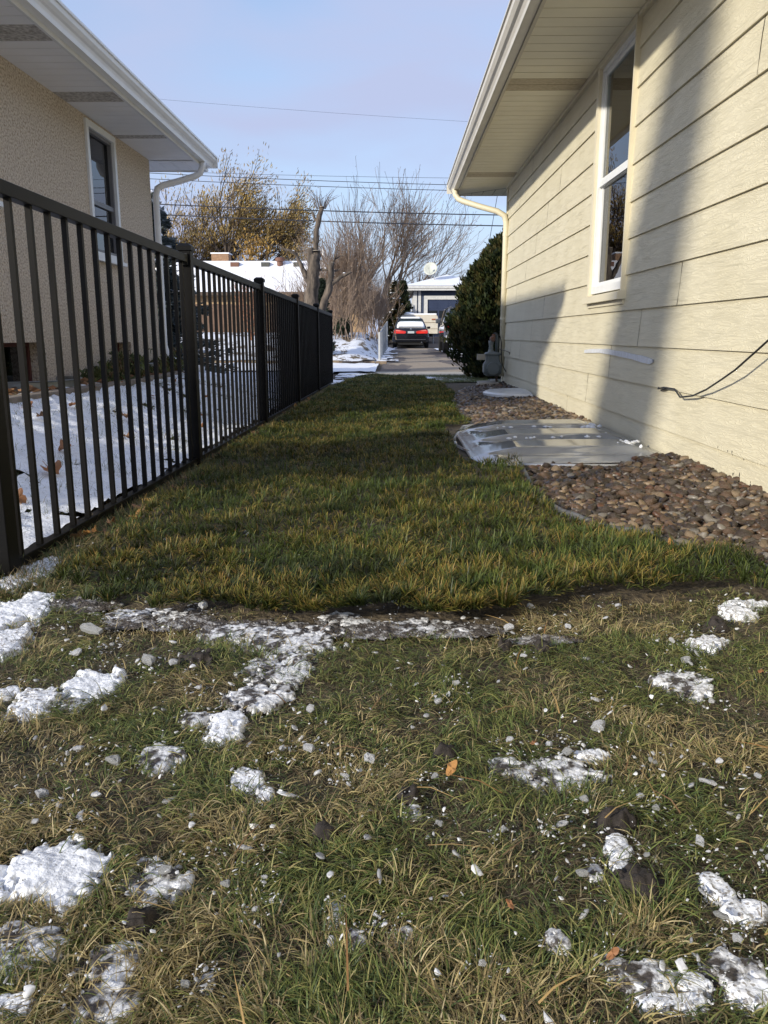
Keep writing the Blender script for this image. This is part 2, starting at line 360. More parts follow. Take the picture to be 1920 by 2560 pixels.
sheet('garden_soil', -2.75, -2.28, 3.0, 9.8, .02, mat('leaf_litter_soil', (.06, .04, .025), .95, (.19, .11, .06), 26, 5), .05, .05, noise=lump(9, .05, 1))

# ================================================================== the cream house on the right
WX = 1.48
H1 = Thing('cream_house', (WX, 6, 0), 'cream sided house with wide eave beside the new sod strip', 'house')
LAPS = [-.27+.2195*k for k in range(14)]          # lower edges of the courses
SEAMS = [(1.802, 8.259), (1.597, 8.864), (1.391, 9.474), (1.172, 10.157), (.95, 8.264), (.73, 8.936), (.948, 4.347), (.731, 5.0), (.505, 5.636), (.296, 6.267), (.138, 6.974), (2.456, 9.244), (2.039, 7.677), (1.819, 8.261), (2.25, 10.096),
         (1.9, 3.6), (1.7, 2.6), (1.3, 3.3), (.6, 9.7), (.4, 10.5), (2.3, 3.0)]
WIN = (5.37, 6.325, .955, 2.56)
sid = MB(); und = []
HY0, HY1, SZ = -2.5, 11.24, 2.56
for zb in LAPS:
    zt = min(zb+.2195, SZ+.01); zc = max(zb, -.25)
    cuts = sorted(y for z, y in SEAMS if zb <= z < zb+.2195 or abs(z-zb-.22) < .002 and False)
    spans = [(HY0, HY1)]
    if zt > WIN[2] and zb < WIN[3]: spans = [(HY0, WIN[0]), (WIN[1], HY1)]
    def seg(a, b, z0, z1):
        xo = lambda z: WX-.013*(1-(z-zb)/.2195)
        sid.add([(xo(z0), a, z0), (xo(z0), b, z0), (xo(z1), b, z1), (xo(z1), a, z1)], [(0, 1, 2, 3)])
        if abs(z0-zc) < 1e-6: sid.add([(xo(z0), a, z0), (xo(z0), b, z0), (WX+.006, b, z0+.001), (WX+.006, a, z0+.001)], [(0, 1, 2, 3)])
        for q in (a, b): sid.add([(xo(z0), q, z0), (xo(z1), q, z1), (WX+.006, q, z1), (WX+.006, q, z0)], [(0, 1, 2, 3)])
    for a, b in spans:
        pts = [a]+[c for c in cuts if a < c < b]+[b]
        for i in range(len(pts)-1): seg(pts[i]+(.0035 if i else 0), pts[i+1]-(.0035 if i < len(pts)-2 else 0), zc, zt)
    if len(spans) == 2:      # strips left under and above the window
        if zb < WIN[2] < zt: seg(WIN[0], WIN[1], zc, WIN[2])
H1.part(sid, 'siding', M_SIDING)
for z_, y_ in SEAMS:
    js = MB()
    for zb in LAPS:
        if zb <= z_ < zb+.2195 and y_ < 11.1:
            n0 = len(js.v); zt = min(zb+.2195, SZ)-.004
            for q in range(4):
                za_, zc_ = zb+(zt-zb)*q/4, zb+(zt-zb)*(q+1)/4; w0 = .004*math.sin(q*1.3+z_*9); w1 = .004*math.sin((q+1)*1.3+z_*9)
                xo = lambda z: WX-.013*(1-(z-zb)/.2195)-.0012
                js.add([(xo(za_), y_+w0-.0022, za_), (xo(za_), y_+w0+.0022, za_), (xo(zc_), y_+w1+.0022, zc_), (xo(zc_), y_+w1-.0022, zc_)], [(0, 1, 2, 3)])
    if js.v: H1.part(js, 'board_joint', mat('dark_joint', (.10, .085, .06), .9))
core = MB(); CX = WX+.007
for (a, b, c, d) in ((HY0, WIN[0], -.3, 2.6), (WIN[1], HY1-.003, -.3, 2.6), (WIN[0], WIN[1], -.3, WIN[2]), (WIN[0], WIN[1], WIN[3], 2.6)): core.box(CX, CX+.14, a, b, c, d)
core.box(CX+.14, 9.5, HY1-.15, HY1-.003, -.3, 2.6); core.box(CX+.14, 9.5, HY0, HY0+.15, -.3, 2.6); core.box(9.36, 9.5, HY0+.15, HY1-.15, -.3, 2.6); core.box(CX+.14, 9.36, HY0+.15, HY1-.15, .3, .45)
H1.part(core, 'wall_core', mat('dark_sheathing', (.06, .05, .035), .9))
H1.part(MB().box(WX+.0, 9.5, HY1, HY1+.02, -.3, 2.56), 'end_wall', M_TRIM)
H1.part(MB().box(WX-.018, WX+.05, HY1-.06, HY1+.024, -.3, 2.55), 'corner_board', M_TRIM)
# soffit: real ribs
so = MB(); sv = MB()
y = HY0
while y < 11.3:
    (sv if (6.72 < y+.075 < 7.0 or 10.28 < y+.075 < 10.5) else so).box(.86, WX+.02, y+.004, min(y+.146, 11.3), SZ, SZ+.012)
    y += .15
so.add([(.86, 11.3, SZ), (WX, 11.3, SZ), (WX, 11.3, SZ+.01), (.86, 11.85, SZ), (.86, 11.85, SZ+.01), (.86, 11.3, SZ+.01)], [(0, 1, 3), (5, 2, 4), (0, 1, 2, 5), (1, 3, 4, 2), (3, 0, 5, 4)])
x = WX
while x < 9.6:
    so.add([(x+.004, 11.3, SZ), (x+.146, 11.3, SZ), (x+.146, 11.85, SZ), (x+.004, 11.85, SZ), (x+.004, 11.3, SZ+.012), (x+.146, 11.3, SZ+.012), (x+.146, 11.85, SZ+.012), (x+.004, 11.85, SZ+.012)], [(0,1,2,3),(4,5,6,7),(0,1,5,4),(1,2,6,5),(2,3,7,6),(3,0,4,7)]); x += .15
x = .9
while x < WX-.01:      # hip end: short boards run the other way
    f = (x-.86)/(WX-.86); yy = 11.85-.55*f
    so.add([(x+.003, yy+.004, SZ-.003), (x+.14, yy-.12, SZ-.003), (x+.14, 11.85, SZ-.003), (x+.003, 11.85, SZ-.003)], [(0, 1, 2, 3)]); x += .145
H1.part(so, 'soffit', M_SOFFIT)
H1.part(sv, 'soffit_vent', M_VENT)
H1.part(MB().box(.86, 9.6, HY0, 11.86, SZ+.03, SZ+.05), 'soffit_deck', mat('soffit_gap', (.10, .085, .06), .9))
H1.part(MB().box(WX-.032, WX+.0, HY0, 5.35, SZ-.03, SZ-.002).box(WX-.032, WX, 6.345, HY1+.02, SZ-.03, SZ-.002), 'frieze_trim', M_TRIM)
fa = MB().box(.84, .862, HY0, 11.87, SZ-.012, SZ+.20).box(.862, 9.6, 11.85, 11.872, SZ-.012, SZ+.20)
H1.part(fa, 'fascia', mat('cream_fascia', (.50, .46, .36), .5, (.56, .51, .40), 4))
gut = MB().prism([(.838, 2.56), (.775, 2.56), (.765, 2.60), (.735, 2.615), (.715, 2.64), (.712, 2.672), (.700, 2.676), (.700, 2.69), (.722, 2.69), (.722, 2.68), (.742, 2.625), (.775, 2.575), (.838, 2.575)], 'y', HY0, 11.76)
gut.box(.702, .838, 11.76, 11.764, 2.56, 2.69)
gt = H1.part(gut, 'gutter', M_GUTTER)
ds = MB()
ds.tube([(.795, 11.45, 2.575), (.80, 11.45, 2.50), (.84, 11.42, 2.44), (.90, 11.37, 2.405), (1.10, 11.26, 2.325), (1.33, 11.14, 2.245), (1.42, 11.12, 2.19), (1.447, 11.12, 2.10), (1.447, 11.12, 1.95), (1.447, 11.12, .12)], [.038]*10, 10)
dso = H1.part(ds, 'downspout', M_TRIM, smooth=True)
H1.part(MB().tube([(1.447, 11.12, 1.97), (1.447, 11.12, 1.93)], .0415, 10).tube([(1.447, 11.12, .9), (1.447, 11.12, .87)], .0415, 10), 'strap', M_TRIM, parent=dso)
rf = MB().add([(.79, -3.1, 2.684), (.79, 11.85, 2.684), (5.5, 7.2, 4.5), (5.5, 2, 4.5), (10.3, 11.85, 2.684), (10.3, -3.1, 2.684)], [(0, 1, 2, 3), (1, 4, 2), (4, 5, 3, 2), (5, 0, 3), (0, 5, 4, 1)])
H1.part(rf, 'roof', M_SHINGLE)
# window
y0, y1, z0, z1 = WIN
wf = MB()
wf.box(WX-.034, WX+.02, y0, y0+.022, z0, z1-.002); wf.box(WX-.034, WX+.02, y1-.055, y1, z0, z1-.002); wf.box(WX-.034, WX+.02, y0+.022, y1-.055, z1-.05, z1-.002)
win = H1.part(wf, 'window', M_TRIM)
sl = MB().prism([(WX-.06, z0-.055), (WX-.06, z0-.01), (WX+.02, z0+.012), (WX+.02, z0-.055)], 'y', y0-.02, y1+.03)
H1.part(sl, 'sill', M_TRIM, parent=win)
H1.part(MB().box(WX-.022, WX-.001, y0+.0, y1+.01, z0-.085, z0-.056), 'sill_apron', M_TRIM, parent=win)
ya, yb, za, zb2 = y0+.023, y1-.056, z0+.014, z1-.051
zm = za+(zb2-za)*.50
fr = MB()
def frame(m, x0, x1, a, b, c, d, t, tb=None):
    tb = tb or t; m.box(x0, x1, a, a+t, c, d); m.box(x0, x1, b-t, b, c, d); m.box(x0, x1, a+t, b-t, c, c+tb); m.box(x0, x1, a+t, b-t, d-t, d)
frame(fr, WX-.012, WX+.05, ya, yb, za, zb2, .028, .05)
frame(fr, WX+.004, WX+.03, ya+.029, yb-.029, zm+.001, zb2-.03, .03)
frame(fr, WX+.018, WX+.048, ya+.029, yb-.029, za+.052, zm-.001, .028)
fr.box(WX-.002, WX+.035, ya+.03, yb-.03, zm-.022, zm+.018)
H1.part(fr, 'sash_frame', M_WHITE, parent=win)
M_GLASS = glass_mat('window_glass', (.62, .72, .66), .0, .06)
H1.part(MB().box(WX+.015, WX+.019, ya+.055, yb-.055, zm+.028, zb2-.055), 'pane', M_GLASS, parent=win)
H1.part(MB().box(WX+.030, WX+.034, ya+.055, yb-.055, za+.075, zm-.027), 'pane', glass_mat('screened_glass', (.42, .42, .40), .0, .0), parent=win)
cu = MB(); pts = []  # pleated curtain
for i in range(60):
    yy = ya+.0+(yb-ya)*i/59; pts.append((WX+.085+.022*math.sin(i*1.25)+.012*math.sin(i*.51+1), yy))
for i in range(59): cu.add([(pts[i][0], pts[i][1], za), (pts[i+1][0], pts[i+1][1], za), (pts[i+1][0], pts[i+1][1], zb2), (pts[i][0], pts[i][1], zb2)], [(0, 1, 2, 3)])
H1.part(cu, 'curtain', mat('brown_curtain', (.16, .12, .09), .9, (.50, .44, .36), 3, 2, (.45, .6), stretch=(1, 7, .15)), parent=win)
H1.part(MB().box(WX+.45, WX+.46, ya-.5, yb+.5, za-.3, zb2), 'room_backing', M_DARKVOID, parent=win)

# marks on the siding: white caulk smear, peeled paint, loose cable
cm = MB()
cp = [(6.388, .548, .012), (6.15, .557, .015), (5.922, .562, .014), (5.7, .562, .018), (5.506, .556, .016), (5.3, .551, .019), (5.101, .543, .016), (4.9, .534, .02), (4.74, .527, .017), (4.686, .53, .008)]
for i in range(len(cp)-1):
    (a, b, c), (d, e, f) = cp[i], cp[i+1]; xx = WX-.0135
    cm.add([(xx, a, b-c), (xx, d, e-f), (xx, d, e+f), (xx, a, b+c), (xx+.008, a, b-c), (xx+.008, d, e-f), (xx+.008, d, e+f), (xx+.008, a, b+c)], [(0,1,2,3),(0,1,5,4),(2,3,7,6),(4,5,6,7)])
H1.part(cm, 'white_caulk_smear', mat('white_caulk', (.66, .68, .72), .5, (.58, .59, .6), 40), label='long white smear of caulk across the cream siding')
pl = MB()
for (yy, zz) in [(3.655,.179),(3.544,.177),(3.52,.168),(3.498,.179),(3.4,.168),(3.314,.168),(3.684,.056),(3.67,.07),(3.545,.069),(3.484,.083),(3.498,.048),(3.42,.09),(3.306,.079),(3.302,.063),(3.315,.05),(3.45,.07)]:
    n = 7; r = random.uniform(.004, .011); o = len(pl.v); xx = (WX-.013*(1-(zz % .2195+.1)/.2195)) if False else None
    k = max(i for i, q in enumerate(LAPS) if q <= zz); xx = WX-.013*(1-(zz-LAPS[k])/.2195)-.0009
    pl.add([(xx, yy+r*.6*math.cos(6.28*i/n)*random.uniform(.5, 1.2), zz+r*1.1*math.sin(6.28*i/n)*random.uniform(.6, 1.3)) for i in range(n)], [tuple(range(n))])
H1.part(pl, 'peeled_paint_spot', mat('bare_weathered_board', (.06, .05, .04), .9), label='small dark spots of peeled paint low on the cream siding')
cb = MB().tube([(WX-.004, 4.549, .396), (WX-.02, 4.53, .384), (WX-.03, 4.403, .399), (WX-.03, 4.236, .401), (WX-.03, 4.16, .372), (WX-.035, 4.133, .367), (WX-.04, 3.945, .388), (WX-.055, 3.739, .432), (WX-.07, 3.536, .489), (WX-.075, 3.392, .536), (WX-.075, 3.233, .606), (WX-.07, 2.9, .76), (WX-.02, 2.5, .95)], .0045, 8)
cb.tube([(WX-.006, 4.52, .375), (WX-.02, 4.48, .38), (WX-.02, 4.40, .392)], .004, 8)
o = cb.build('loose_cable', M_BLACKPLASTIC, smooth=True); tag(o, 'thin black cable hanging loose along the cream siding', 'cable')

# ================================================================== the stucco house on the left
LX = -2.69; LY0, LY1, LS = 5.04, 9.36, 2.53
H2 = Thing('stucco_house', (LX, 7, .25), 'tan stucco house with white soffit and gutter behind the black fence', 'house')
wins = [(7.46, 8.21, 1.36, 2.50), (5.04+.0, 5.62, 1.50, 2.50)]
bwins = [(7.78, 8.34, .33, .60), (5.60, 6.28, .18, .62)]
holes = [wins[0], bwins[0], bwins[1], (5.12, 5.72, 1.55, 2.50)]
wins[1] = holes[3]
def wall_holes(m, x, thick, yy0, yy1, zz0, zz1, hs):
    ys = sorted({yy0, yy1, *[h[0] for h in hs], *[h[1] for h in hs]}); zs = sorted({zz0, zz1, *[h[2] for h in hs], *[h[3] for h in hs]})
    for i in range(len(ys)-1):
        for j in range(len(zs)-1):
            cy, cz = (ys[i]+ys[i+1])/2, (zs[j]+zs[j+1])/2
            if any(h[0] < cy < h[1] and h[2] < cz < h[3] for h in hs): continue
            m.add([(x, ys[i], zs[j]), (x, ys[i+1], zs[j]), (x, ys[i+1], zs[j+1]), (x, ys[i], zs[j+1])], [(0, 1, 2, 3)])
    for h in hs:
        m.add([(x, h[0], h[2]), (x, h[1], h[2]), (x, h[1], h[3]), (x, h[0], h[3]), (x-thick, h[0], h[2]), (x-thick, h[1], h[2]), (x-thick, h[1], h[3]), (x-thick, h[0], h[3])], [(0,1,5,4),(1,2,6,5),(2,3,7,6),(3,0,4,7)])
wl = MB(); wall_holes(wl, LX, .16, LY0, LY1, 0, LS, holes)
wl.add([(LX, LY1, 0), (-10, LY1, 0), (-10, LY1, LS), (LX, LY1, LS)], [(0, 1, 2, 3)]); wl.add([(LX, LY0, 0), (-10, LY0, 0), (-10, LY0, LS), (LX, LY0, LS)], [(0, 1, 2, 3)])
H2.part(wl, 'wall', M_STUCCO)
H2.part(MB().box(-9.9, LX-.3, LY0+.02, LY1-.02, .02, LS-.02), 'interior', M_DARKVOID)
so = MB(); sv = MB(); y = 4.45; last = False
while y < LY1-.01:
    now = any(a < y+.07 < b for a, b in ((6.80, 7.08), (8.27, 8.42), (5.4, 5.64)))
    if now and not last and so.v: H2.part(so, 'soffit', M_WSOFFIT); so = MB()
    if last and not now: H2.part(sv, 'soffit_vent', M_WVENT); sv = MB()
    last = now
    (sv if any(a < y+.07 < b for a, b in ((6.80, 7.08), (8.27, 8.42), (5.4, 5.64))) else so).box(LX-.01, -2.2, y+.003, y+.137, LS, LS+.012)
    y += .14
x = -2.2
while x > -10:
    so.box(x-.137, x-.003, LY1+.02, 9.93, LS-.003, LS+.009); x -= .14
so.add([(LX, LY1, LS), (-2.2, 9.93, LS), (-2.2, LY1, LS)], [(0, 1, 2)])
H2.part(so, 'soffit', M_WSOFFIT)
H2.part(MB().box(-10.2, -2.2, 4.4, 9.94, LS+.03, LS+.05), 'soffit_deck', mat('soffit_gap2', (.3, .3, .3), .9))
H2.part(MB().box(-2.2, -2.178, 4.38, 9.96, LS-.012, LS+.17).box(-10.2, -2.2, 9.94, 9.96, LS-.012, LS+.17).box(-10.2, -2.2, 4.38, 4.40, LS-.012, LS+.17), 'fascia', M_WHITE)
gp = [(-2.176, 2.545), (-2.115, 2.545), (-2.105, 2.59), (-2.085, 2.60), (-2.068, 2.62), (-2.062, 2.648), (-2.05, 2.65), (-2.05, 2.668), (-2.07, 2.668), (-2.09, 2.615), (-2.115, 2.56), (-2.176, 2.56)]
H2.part(MB().prism(gp, 'y', 4.38, 9.9).box(-2.176, -2.052, 9.9, 9.904, 2.545, 2.668), 'gutter', M_WGUTTER)
dl = MB().tube([(-2.15, 9.55, 2.56), (-2.15, 9.55, 2.50), (-2.18, 9.55, 2.43), (-2.24, 9.54, 2.395), (-2.42, 9.5, 2.335), (-2.58, 9.45, 2.285), (-2.635, 9.43, 2.25), (-2.655, 9.43, 2.17), (-2.655, 9.43, .55), (-2.62, 9.42, .42), (-2.5, 9.40, .36), (-2.2, 9.36, .28)], [.036]*12, 10)
dlo = H2.part(dl, 'downspout', M_WGUTTER, smooth=True)
H2.part(MB().tube([(-2.49, 9.48, 2.312), (-2.47, 9.485, 2.319)], .039, 10).tube([(-2.655, 9.43, 2.16), (-2.655, 9.43, 2.12)], .039, 10), 'strap', M_WGUTTER, parent=dlo)
H2.part(MB().add([(-2.12, 4.4, 2.66), (-2.12, 9.94, 2.66), (-6.5, 8.6, 4.2), (-6.5, 6.0, 4.2), (-10.3, 9.94, 2.66), (-10.3, 4.4, 2.66)], [(0, 1, 2, 3), (1, 4, 2), (4, 5, 3, 2), (5, 0, 3), (0, 5, 4, 1)]), 'roof', M_SHINGLE)
M_GLASSD = glass_mat('dark_window_glass', (.35, .37, .38), .0, .05)
for k, (a, b, c, d) in enumerate(wins):
    f = MB(); frame(f, LX-.05, LX+.022, a, b, c, d, .055, .045)
    wo_ = H2.part(f, 'window', M_WHITE)
    H2.part(MB().box(LX-.02, LX+.05, a-.03, b+.03, c-.035, c-.002), 'sill', M_WHITE, parent=wo_)
    zmid = c+(d-c)*.42
    f = MB(); frame(f, LX-.06, LX-.005, a+.056, b-.056, c+.046, d-.056, .028); f.box(LX-.06, LX-.012, a+.085, b-.085, zmid-.02, zmid+.02)
    H2.part(f, 'sash_frame', mat('grey_storm_frame', (.16, .16, .17), .5) if k == 0 else M_WHITE, parent=wo_)
    H2.part(MB().box(LX-.04, LX-.036, a+.085, b-.085, c+.075, d-.085), 'pane', M_GLASSD, parent=wo_)
    H2.part(MB().box(LX-.25, LX-.24, a, b, c, d), 'window_shade', mat('dim_curtain', (.05, .055, .06), .9, (.02, .02, .02), 4), parent=wo_)
M_RED = mat('dark_red_frame', (.10, .03, .025), .6)
for (a, b, c, d) in bwins:
    f = MB(); frame(f, LX-.155, LX-.12, a+.002, b-.002, c+.002, d-.002, .03)
    bo = H2.part(f, 'basement_window', M_RED)
    H2.part(MB().box(LX-.14, LX-.136, a+.03, b-.03, c+.03, d-.03), 'pane', M_GLASSD, parent=bo)
# metal window wells and bed edging at its foot
def well(yc, r, top, label):
    m = MB(); n = 20; o = []
    for i in range(n+1):
        t = math.pi*(i/n)-math.pi/2; rr = r
        o.append((LX+.02+rr*.75*math.cos(t), yc+rr*math.sin(t)))
    for i in range(n):
        (a, b), (c, d) = o[i], o[i+1]
        for s0, s1, q0, q1 in ((top-.30, top-.012, 0, 0), (top-.012, top, 0, .012), (top, top-.004, .012, .02)):
            m.add([(a+q0, b, s0), (c+q0, d, s0), (c+q1, d, s1), (a+q1, b, s1)], [(0, 1, 2, 3)])
    ob = m.build('window_well', mat('galvanised_steel', (.22, .24, .23), .45, (.28, .29, .28), 9, metal=.6)); return tag(ob, label, 'window well')
well(5.96, .42, .36, 'grey metal window well under the nearest basement window')
well(8.05, .36, .40, 'grey metal window well beside the white downspout of the stucco house')
ed = MB()
pe = [(-2.30, 3.5), (-2.28, 5.0), (-2.27, 6.2), (-2.30, 7.5), (-2.36, 8.6), (-2.5, 9.4)]
secs = []
for x_, y_ in pe:
    zz = float(g(x_, y_)); secs.append([(x_-.06, y_, zz-.05), (x_+.06, y_, zz-.05), (x_+.06, y_, zz+.06), (x_-.06, y_, zz+.06)])
ed.loft(secs); tag(ed.build('bed_edging', mat('old_concrete_edging', (.16, .13, .10), .9, (.24, .20, .16), 10), bevel=.01), 'low concrete edging between garden bed and snowy yard', 'edging')

# ================================================================== the fence
FX = lambda y: -1.13+.009*y
FZ = lambda y: -.0103*(y-2.1)
FEN = Thing('metal_fence', (FX(2.15), 2.15, 0), 'black metal picket fence running away beside the sod strip', 'fence')
POSTS = [2.19, 4.36, 6.57, 8.74, 10.83, 13.02]
for i, py in enumerate(POSTS):
    x, z = FX(py), FZ(py); hw = .032 if i < 5 else .022
    top = z+1.125
    po = FEN.part(MB().box(x-hw, x+hw, py-hw, py+hw, z-.15, top), 'fence_post', M_FENCE, bevel=.003)
    c = MB(); e = hw+.007
    c.add([(x-e, py-e, top), (x+e, py-e, top), (x+e, py+e, top), (x-e, py+e, top), (x-e, py-e, top+.022), (x+e, py-e, top+.022), (x+e, py+e, top+.022), (x-e, py+e, top+.022),
           (x-e*.55, py-e*.55, top+.036), (x+e*.55, py-e*.55, top+.036), (x+e*.55, py+e*.55, top+.036), (x-e*.55, py+e*.55, top+.036)],
          [(0,3,2,1),(0,1,5,4),(1,2,6,5),(2,3,7,6),(3,0,4,7),(4,5,9,8),(5,6,10,9),(6,7,11,10),(7,4,8,11),(8,9,10,11)])
    FEN.part(c, 'post_cap', M_FENCE, parent=po)
    if i: FEN.part(MB().box(x-.024, x+.020, py-hw-.022, py-hw-.001, z+1.052, z+1.108), 'rail_bracket', mat('black_bracket', (.01, .01, .01), .4), parent=po)
npk = 0
for i in range(5):
    a, b = POSTS[i]+.034, POSTS[i+1]-.034
    m = MB()
    def rail(z0, z1, hw):
        A = (FX(a), FZ(a)); B = (FX(b), FZ(b))
        m.add([(A[0]-hw, a, A[1]+z0), (A[0]+hw, a, A[1]+z0), (A[0]+hw, a, A[1]+z1), (A[0]-hw, a, A[1]+z1), (B[0]-hw, b, B[1]+z0), (B[0]+hw, b, B[1]+z0), (B[0]+hw, b, B[1]+z1), (B[0]-hw, b, B[1]+z1)],
              [(0,1,2,3),(4,5,6,7),(0,1,5,4),(1,2,6,5),(2,3,7,6),(3,0,4,7)])
    rail(1.062, 1.102, .020); rail(.012, .044, .018)
    pn = FEN.part(m, 'fence_panel', M_FENCE, bevel=.002)
    for k in range(16):
        y = a+(b-a)*(k+.5)/16; x, z = FX(y), FZ(y); h = .0086
        FEN.part(MB().box(x-h, x+h, y-h, y+h, z+.044, z+1.062), 'picket', M_FENCE, parent=pn)

# ================================================================== window well covers
M_CLEAR = glass_mat('cloudy_clear_plastic', (.96, .98, 1.0), .05, .14, white=.58)
def cover():
    nu, nv = 60, 120
    V = []; A = .41; Y0, Y1 = 4.16, 6.0
    us = np.linspace(0, 1, nu); vs = np.linspace(0, 1, nv)
    def outline_front(v):                       # clipped front corners
        return A + .16*max(0, (abs(v-.42)-.30)/.30)**1.3
    for v in vs:
        xf = outline_front(v)
        for u in us:
            x = xf+(WX-.03-xf)*u; y = Y0+(Y1-Y0)*v
            rid = 0
            for c in (.20, .5, .80):            # three flat topped ridges running out from the wall
                d = abs(v-c); rid = max(rid, float(sm((.125-d)/.05)))
            edge = min(1, (x-xf)/.10, 1); side = min(1, v/.035, (1-v)/.035); wall = min(1, (WX-.03-x)/.10+.3)
            z = .02+(.022+.034*rid*float(sm((x-xf-.03)/.30))*float(sm((WX-.05-x)/.16)))*float(sm(edge))*float(sm(side))*(.6+.4*wall)+.014*u
            V.append((x, y, z))
    F = [(i*nu+j, i*nu+j+1, (i+1)*nu+j+1, (i+1)*nu+j) for i in range(nv-1) for j in range(nu-1)]
    m = MB(); m.v = V; m.f = F; return m
cv = Thing('window_well_cover', (.95, 5.1, .02), 'large clear ridged plastic window well cover on the river rocks', 'window cover', 'window well covers')
cm_ = cover(); co = cv.part(cm_, 'cover_shell', M_CLEAR, smooth=True)
sd_ = co.modifiers.new('s', 'SOLIDIFY'); sd_.thickness = .004
m = MB()
fl = [(WX-.03, 4.13), (.62, 4.135), (.50, 4.22), (.375, 4.9), (.385, 5.2), (.50, 5.93), (.62, 6.02), (WX-.03, 6.03)]
for i in range(len(fl)-1):
    (a, b), (c, d) = fl[i], fl[i+1]; z = .016
    m.tube([(a, b, z), (c, d, z)], .009, 6)
cv.part(m, 'cover_rim', M_CLEAR, smooth=True)
m = MB()
for i in range(34):                              # snow caught in the grooves
    u = random.uniform(.62, 1.38); v = random.choice([4.86, 5.02, 5.42, 5.55, 4.9, 5.47]); r = random.uniform(.008, .02)
    m.lathe([(r*.2, .0), (r, .004), (r*.9, .009), (r*.2, .013)], (u, v+random.uniform(-.02, .02), .052+.022*(u-.4)), 'z', 7)
for i in range(26):
    u = random.gauss(1.31, .035); v = random.gauss(random.choice([4.55, 5.35]), .05); r = random.uniform(.010, .022)
    m.lathe([(r*.2, .0), (r, .005), (r*.9, .012), (r*.2, .02)], (u, v, .07), 'z', 7)
tag(m.build('snow_crumbs', M_SNOW, smooth=True), 'thin snow left in the grooves of the large clear plastic cover', 'snow', kind='stuff')
c2 = Thing('window_well_cover', (1.25, 9.1, .02), 'small far white plastic window well cover near the gas meter', 'window cover', 'window well covers')
m = MB(); n = 24; V = []
for r_, z_ in ((1, .02), (1, .045), (.93, .062), (.6, .075), (.01, .08)):
    V.append([(WX-.03-.47*r_*abs(math.cos(math.pi*k/(n-1)-math.pi/2))**.8, 9.05+.52*r_*math.sin(math.pi*k/(n-1)-math.pi/2), z_) for k in range(n)])
m.loft(V, True); c2.part(m, 'cover_shell', mat('white_translucent_plastic', (.60, .61, .62), .25, (.7, .71, .73), 8))

# ================================================================== rock bed
def ico(sub, seed, sq=(1, .8, .6), amp=.34):
    import bmesh
    bm = bmesh.new(); bmesh.ops.create_icosphere(bm, subdivisions=sub, radius=1)
    for v in bm.verts:
        d = mnoise.noise(v.co*1.1+Vector((seed*3.1, seed*1.7, seed)))*amp*2 + mnoise.noise(v.co*3+Vector((seed, 5, 1)))*amp*.3
        v.co *= 1+d; v.co = Vector((v.co.x*sq[0], v.co.y*sq[1], v.co.z*sq[2]))
    V = np.array([v.co[:] for v in bm.verts]); F = np.array([[q.index for q in f.verts] for f in bm.faces]); bm.free(); return V, F
ROCKC = [('dark brown', (.028, .019, .013), (.060, .040, .027)), ('grey', (.050, .040, .030), (.092, .072, .053)), ('tan', (.17, .12, .07), (.25, .18, .11)),
         ('reddish brown', (.075, .036, .020), (.13, .062, .034)), ('mid brown', (.070, .042, .025), (.125, .076, .044)), ('pale grey', (.16, .14, .115), (.23, .205, .17))]
rock_mats = [mat('rock_'+n.replace(' ', '_'), a, .38, b, 22, 5, bump=.0015, bscale=60) for n, a, b in ROCKC]
rk = []
tries = 0; cell = {}
ylo = 1.78
while tries < 70000 and len(rk) < 4600:
    tries += 1
    y = ylo+9.3*random.random()**1.35; x = random.uniform(.5, 1.47)
    if not bool(in_poly(np.array([x]), np.array([y]), ROCK_POLY)[0]): continue
    if .45 < x and 4.25 < y < 5.9 and x > .5: continue
    r = random.choice([random.uniform(.013, .024), random.uniform(.018, .036)])*(1 if y < 6 else 1.1)
    key = (int(x/.06), int(y/.06)); ok = True
    for a in (-1, 0, 1):
        for b in (-1, 0, 1):
            for (X_, Y_, R_) in cell.get((key[0]+a, key[1]+b), ()):
                if (X_-x)**2+(Y_-y)**2 < ((R_+r)*.56)**2: ok = False
    if not ok: continue
    cell.setdefault(key, []).append((x, y, r)); rk.append((x, y, r))
rk.sort(key=lambda q: q[2]/(q[1]))
rk.reverse()
protos = [ico(2, s, (1, random.uniform(.68, .9), random.uniform(.45, .66))) for s in range(9)]
pmesh = []
for (V_, F_) in protos:
    row = []
    for mm in rock_mats:
        me = bpy.data.meshes.new('river_rock'); me.from_pydata([tuple(v) for v in V_], [], [tuple(f) for f in F_]); me.shade_smooth(); me.materials.append(mm); row.append(me)
    pmesh.append(row)
wts = [.34, .12, .12, .07, .32, .03]
def rock_xyz(x, y, r):
    wet = fbm(np.array([x]), np.array([y]), 1.6, 3, 21)[0]
    zz = float(g(x, y))+r*.30+.012*fbm(np.array([x]), np.array([y]), 9, 2, 3)[0]+.055*max(0, (x-1.12)/.36)*(1 if y < 4.3 else .4)-.004
    w_ = list(wts)
    if wet > .42: w_[0] += .30; w_[4] += .15
    else: w_[2] += .10; w_[5] += .04; w_[1] += .05
    if 5.9 < y < 7.6: w_[2] += .7; w_[5] += .2
    if y > 7.9: w_[0] += .9
    if y < 2.75: w_[5] += .25; w_[2] += .12
    return zz, random.choices(range(6), w_)[0]
big = rk[:290]
for (x, y, r) in big:
    zz, c = rock_xyz(x, y, r)
    o = bpy.data.objects.new('river_rock', pmesh[random.randrange(9)][c]); col.objects.link(o)
    o.location = (x, y, zz); o.scale = (r, r, r); o.rotation_euler = (random.uniform(-.5, .5), random.uniform(-.5, .5), random.uniform(0, 6.28))
    tag(o, f'smooth {ROCKC[c][0]} river rock in the bed along the cream house wall', 'rock', f'{ROCKC[c][0]} river rocks in the near part of the bed')
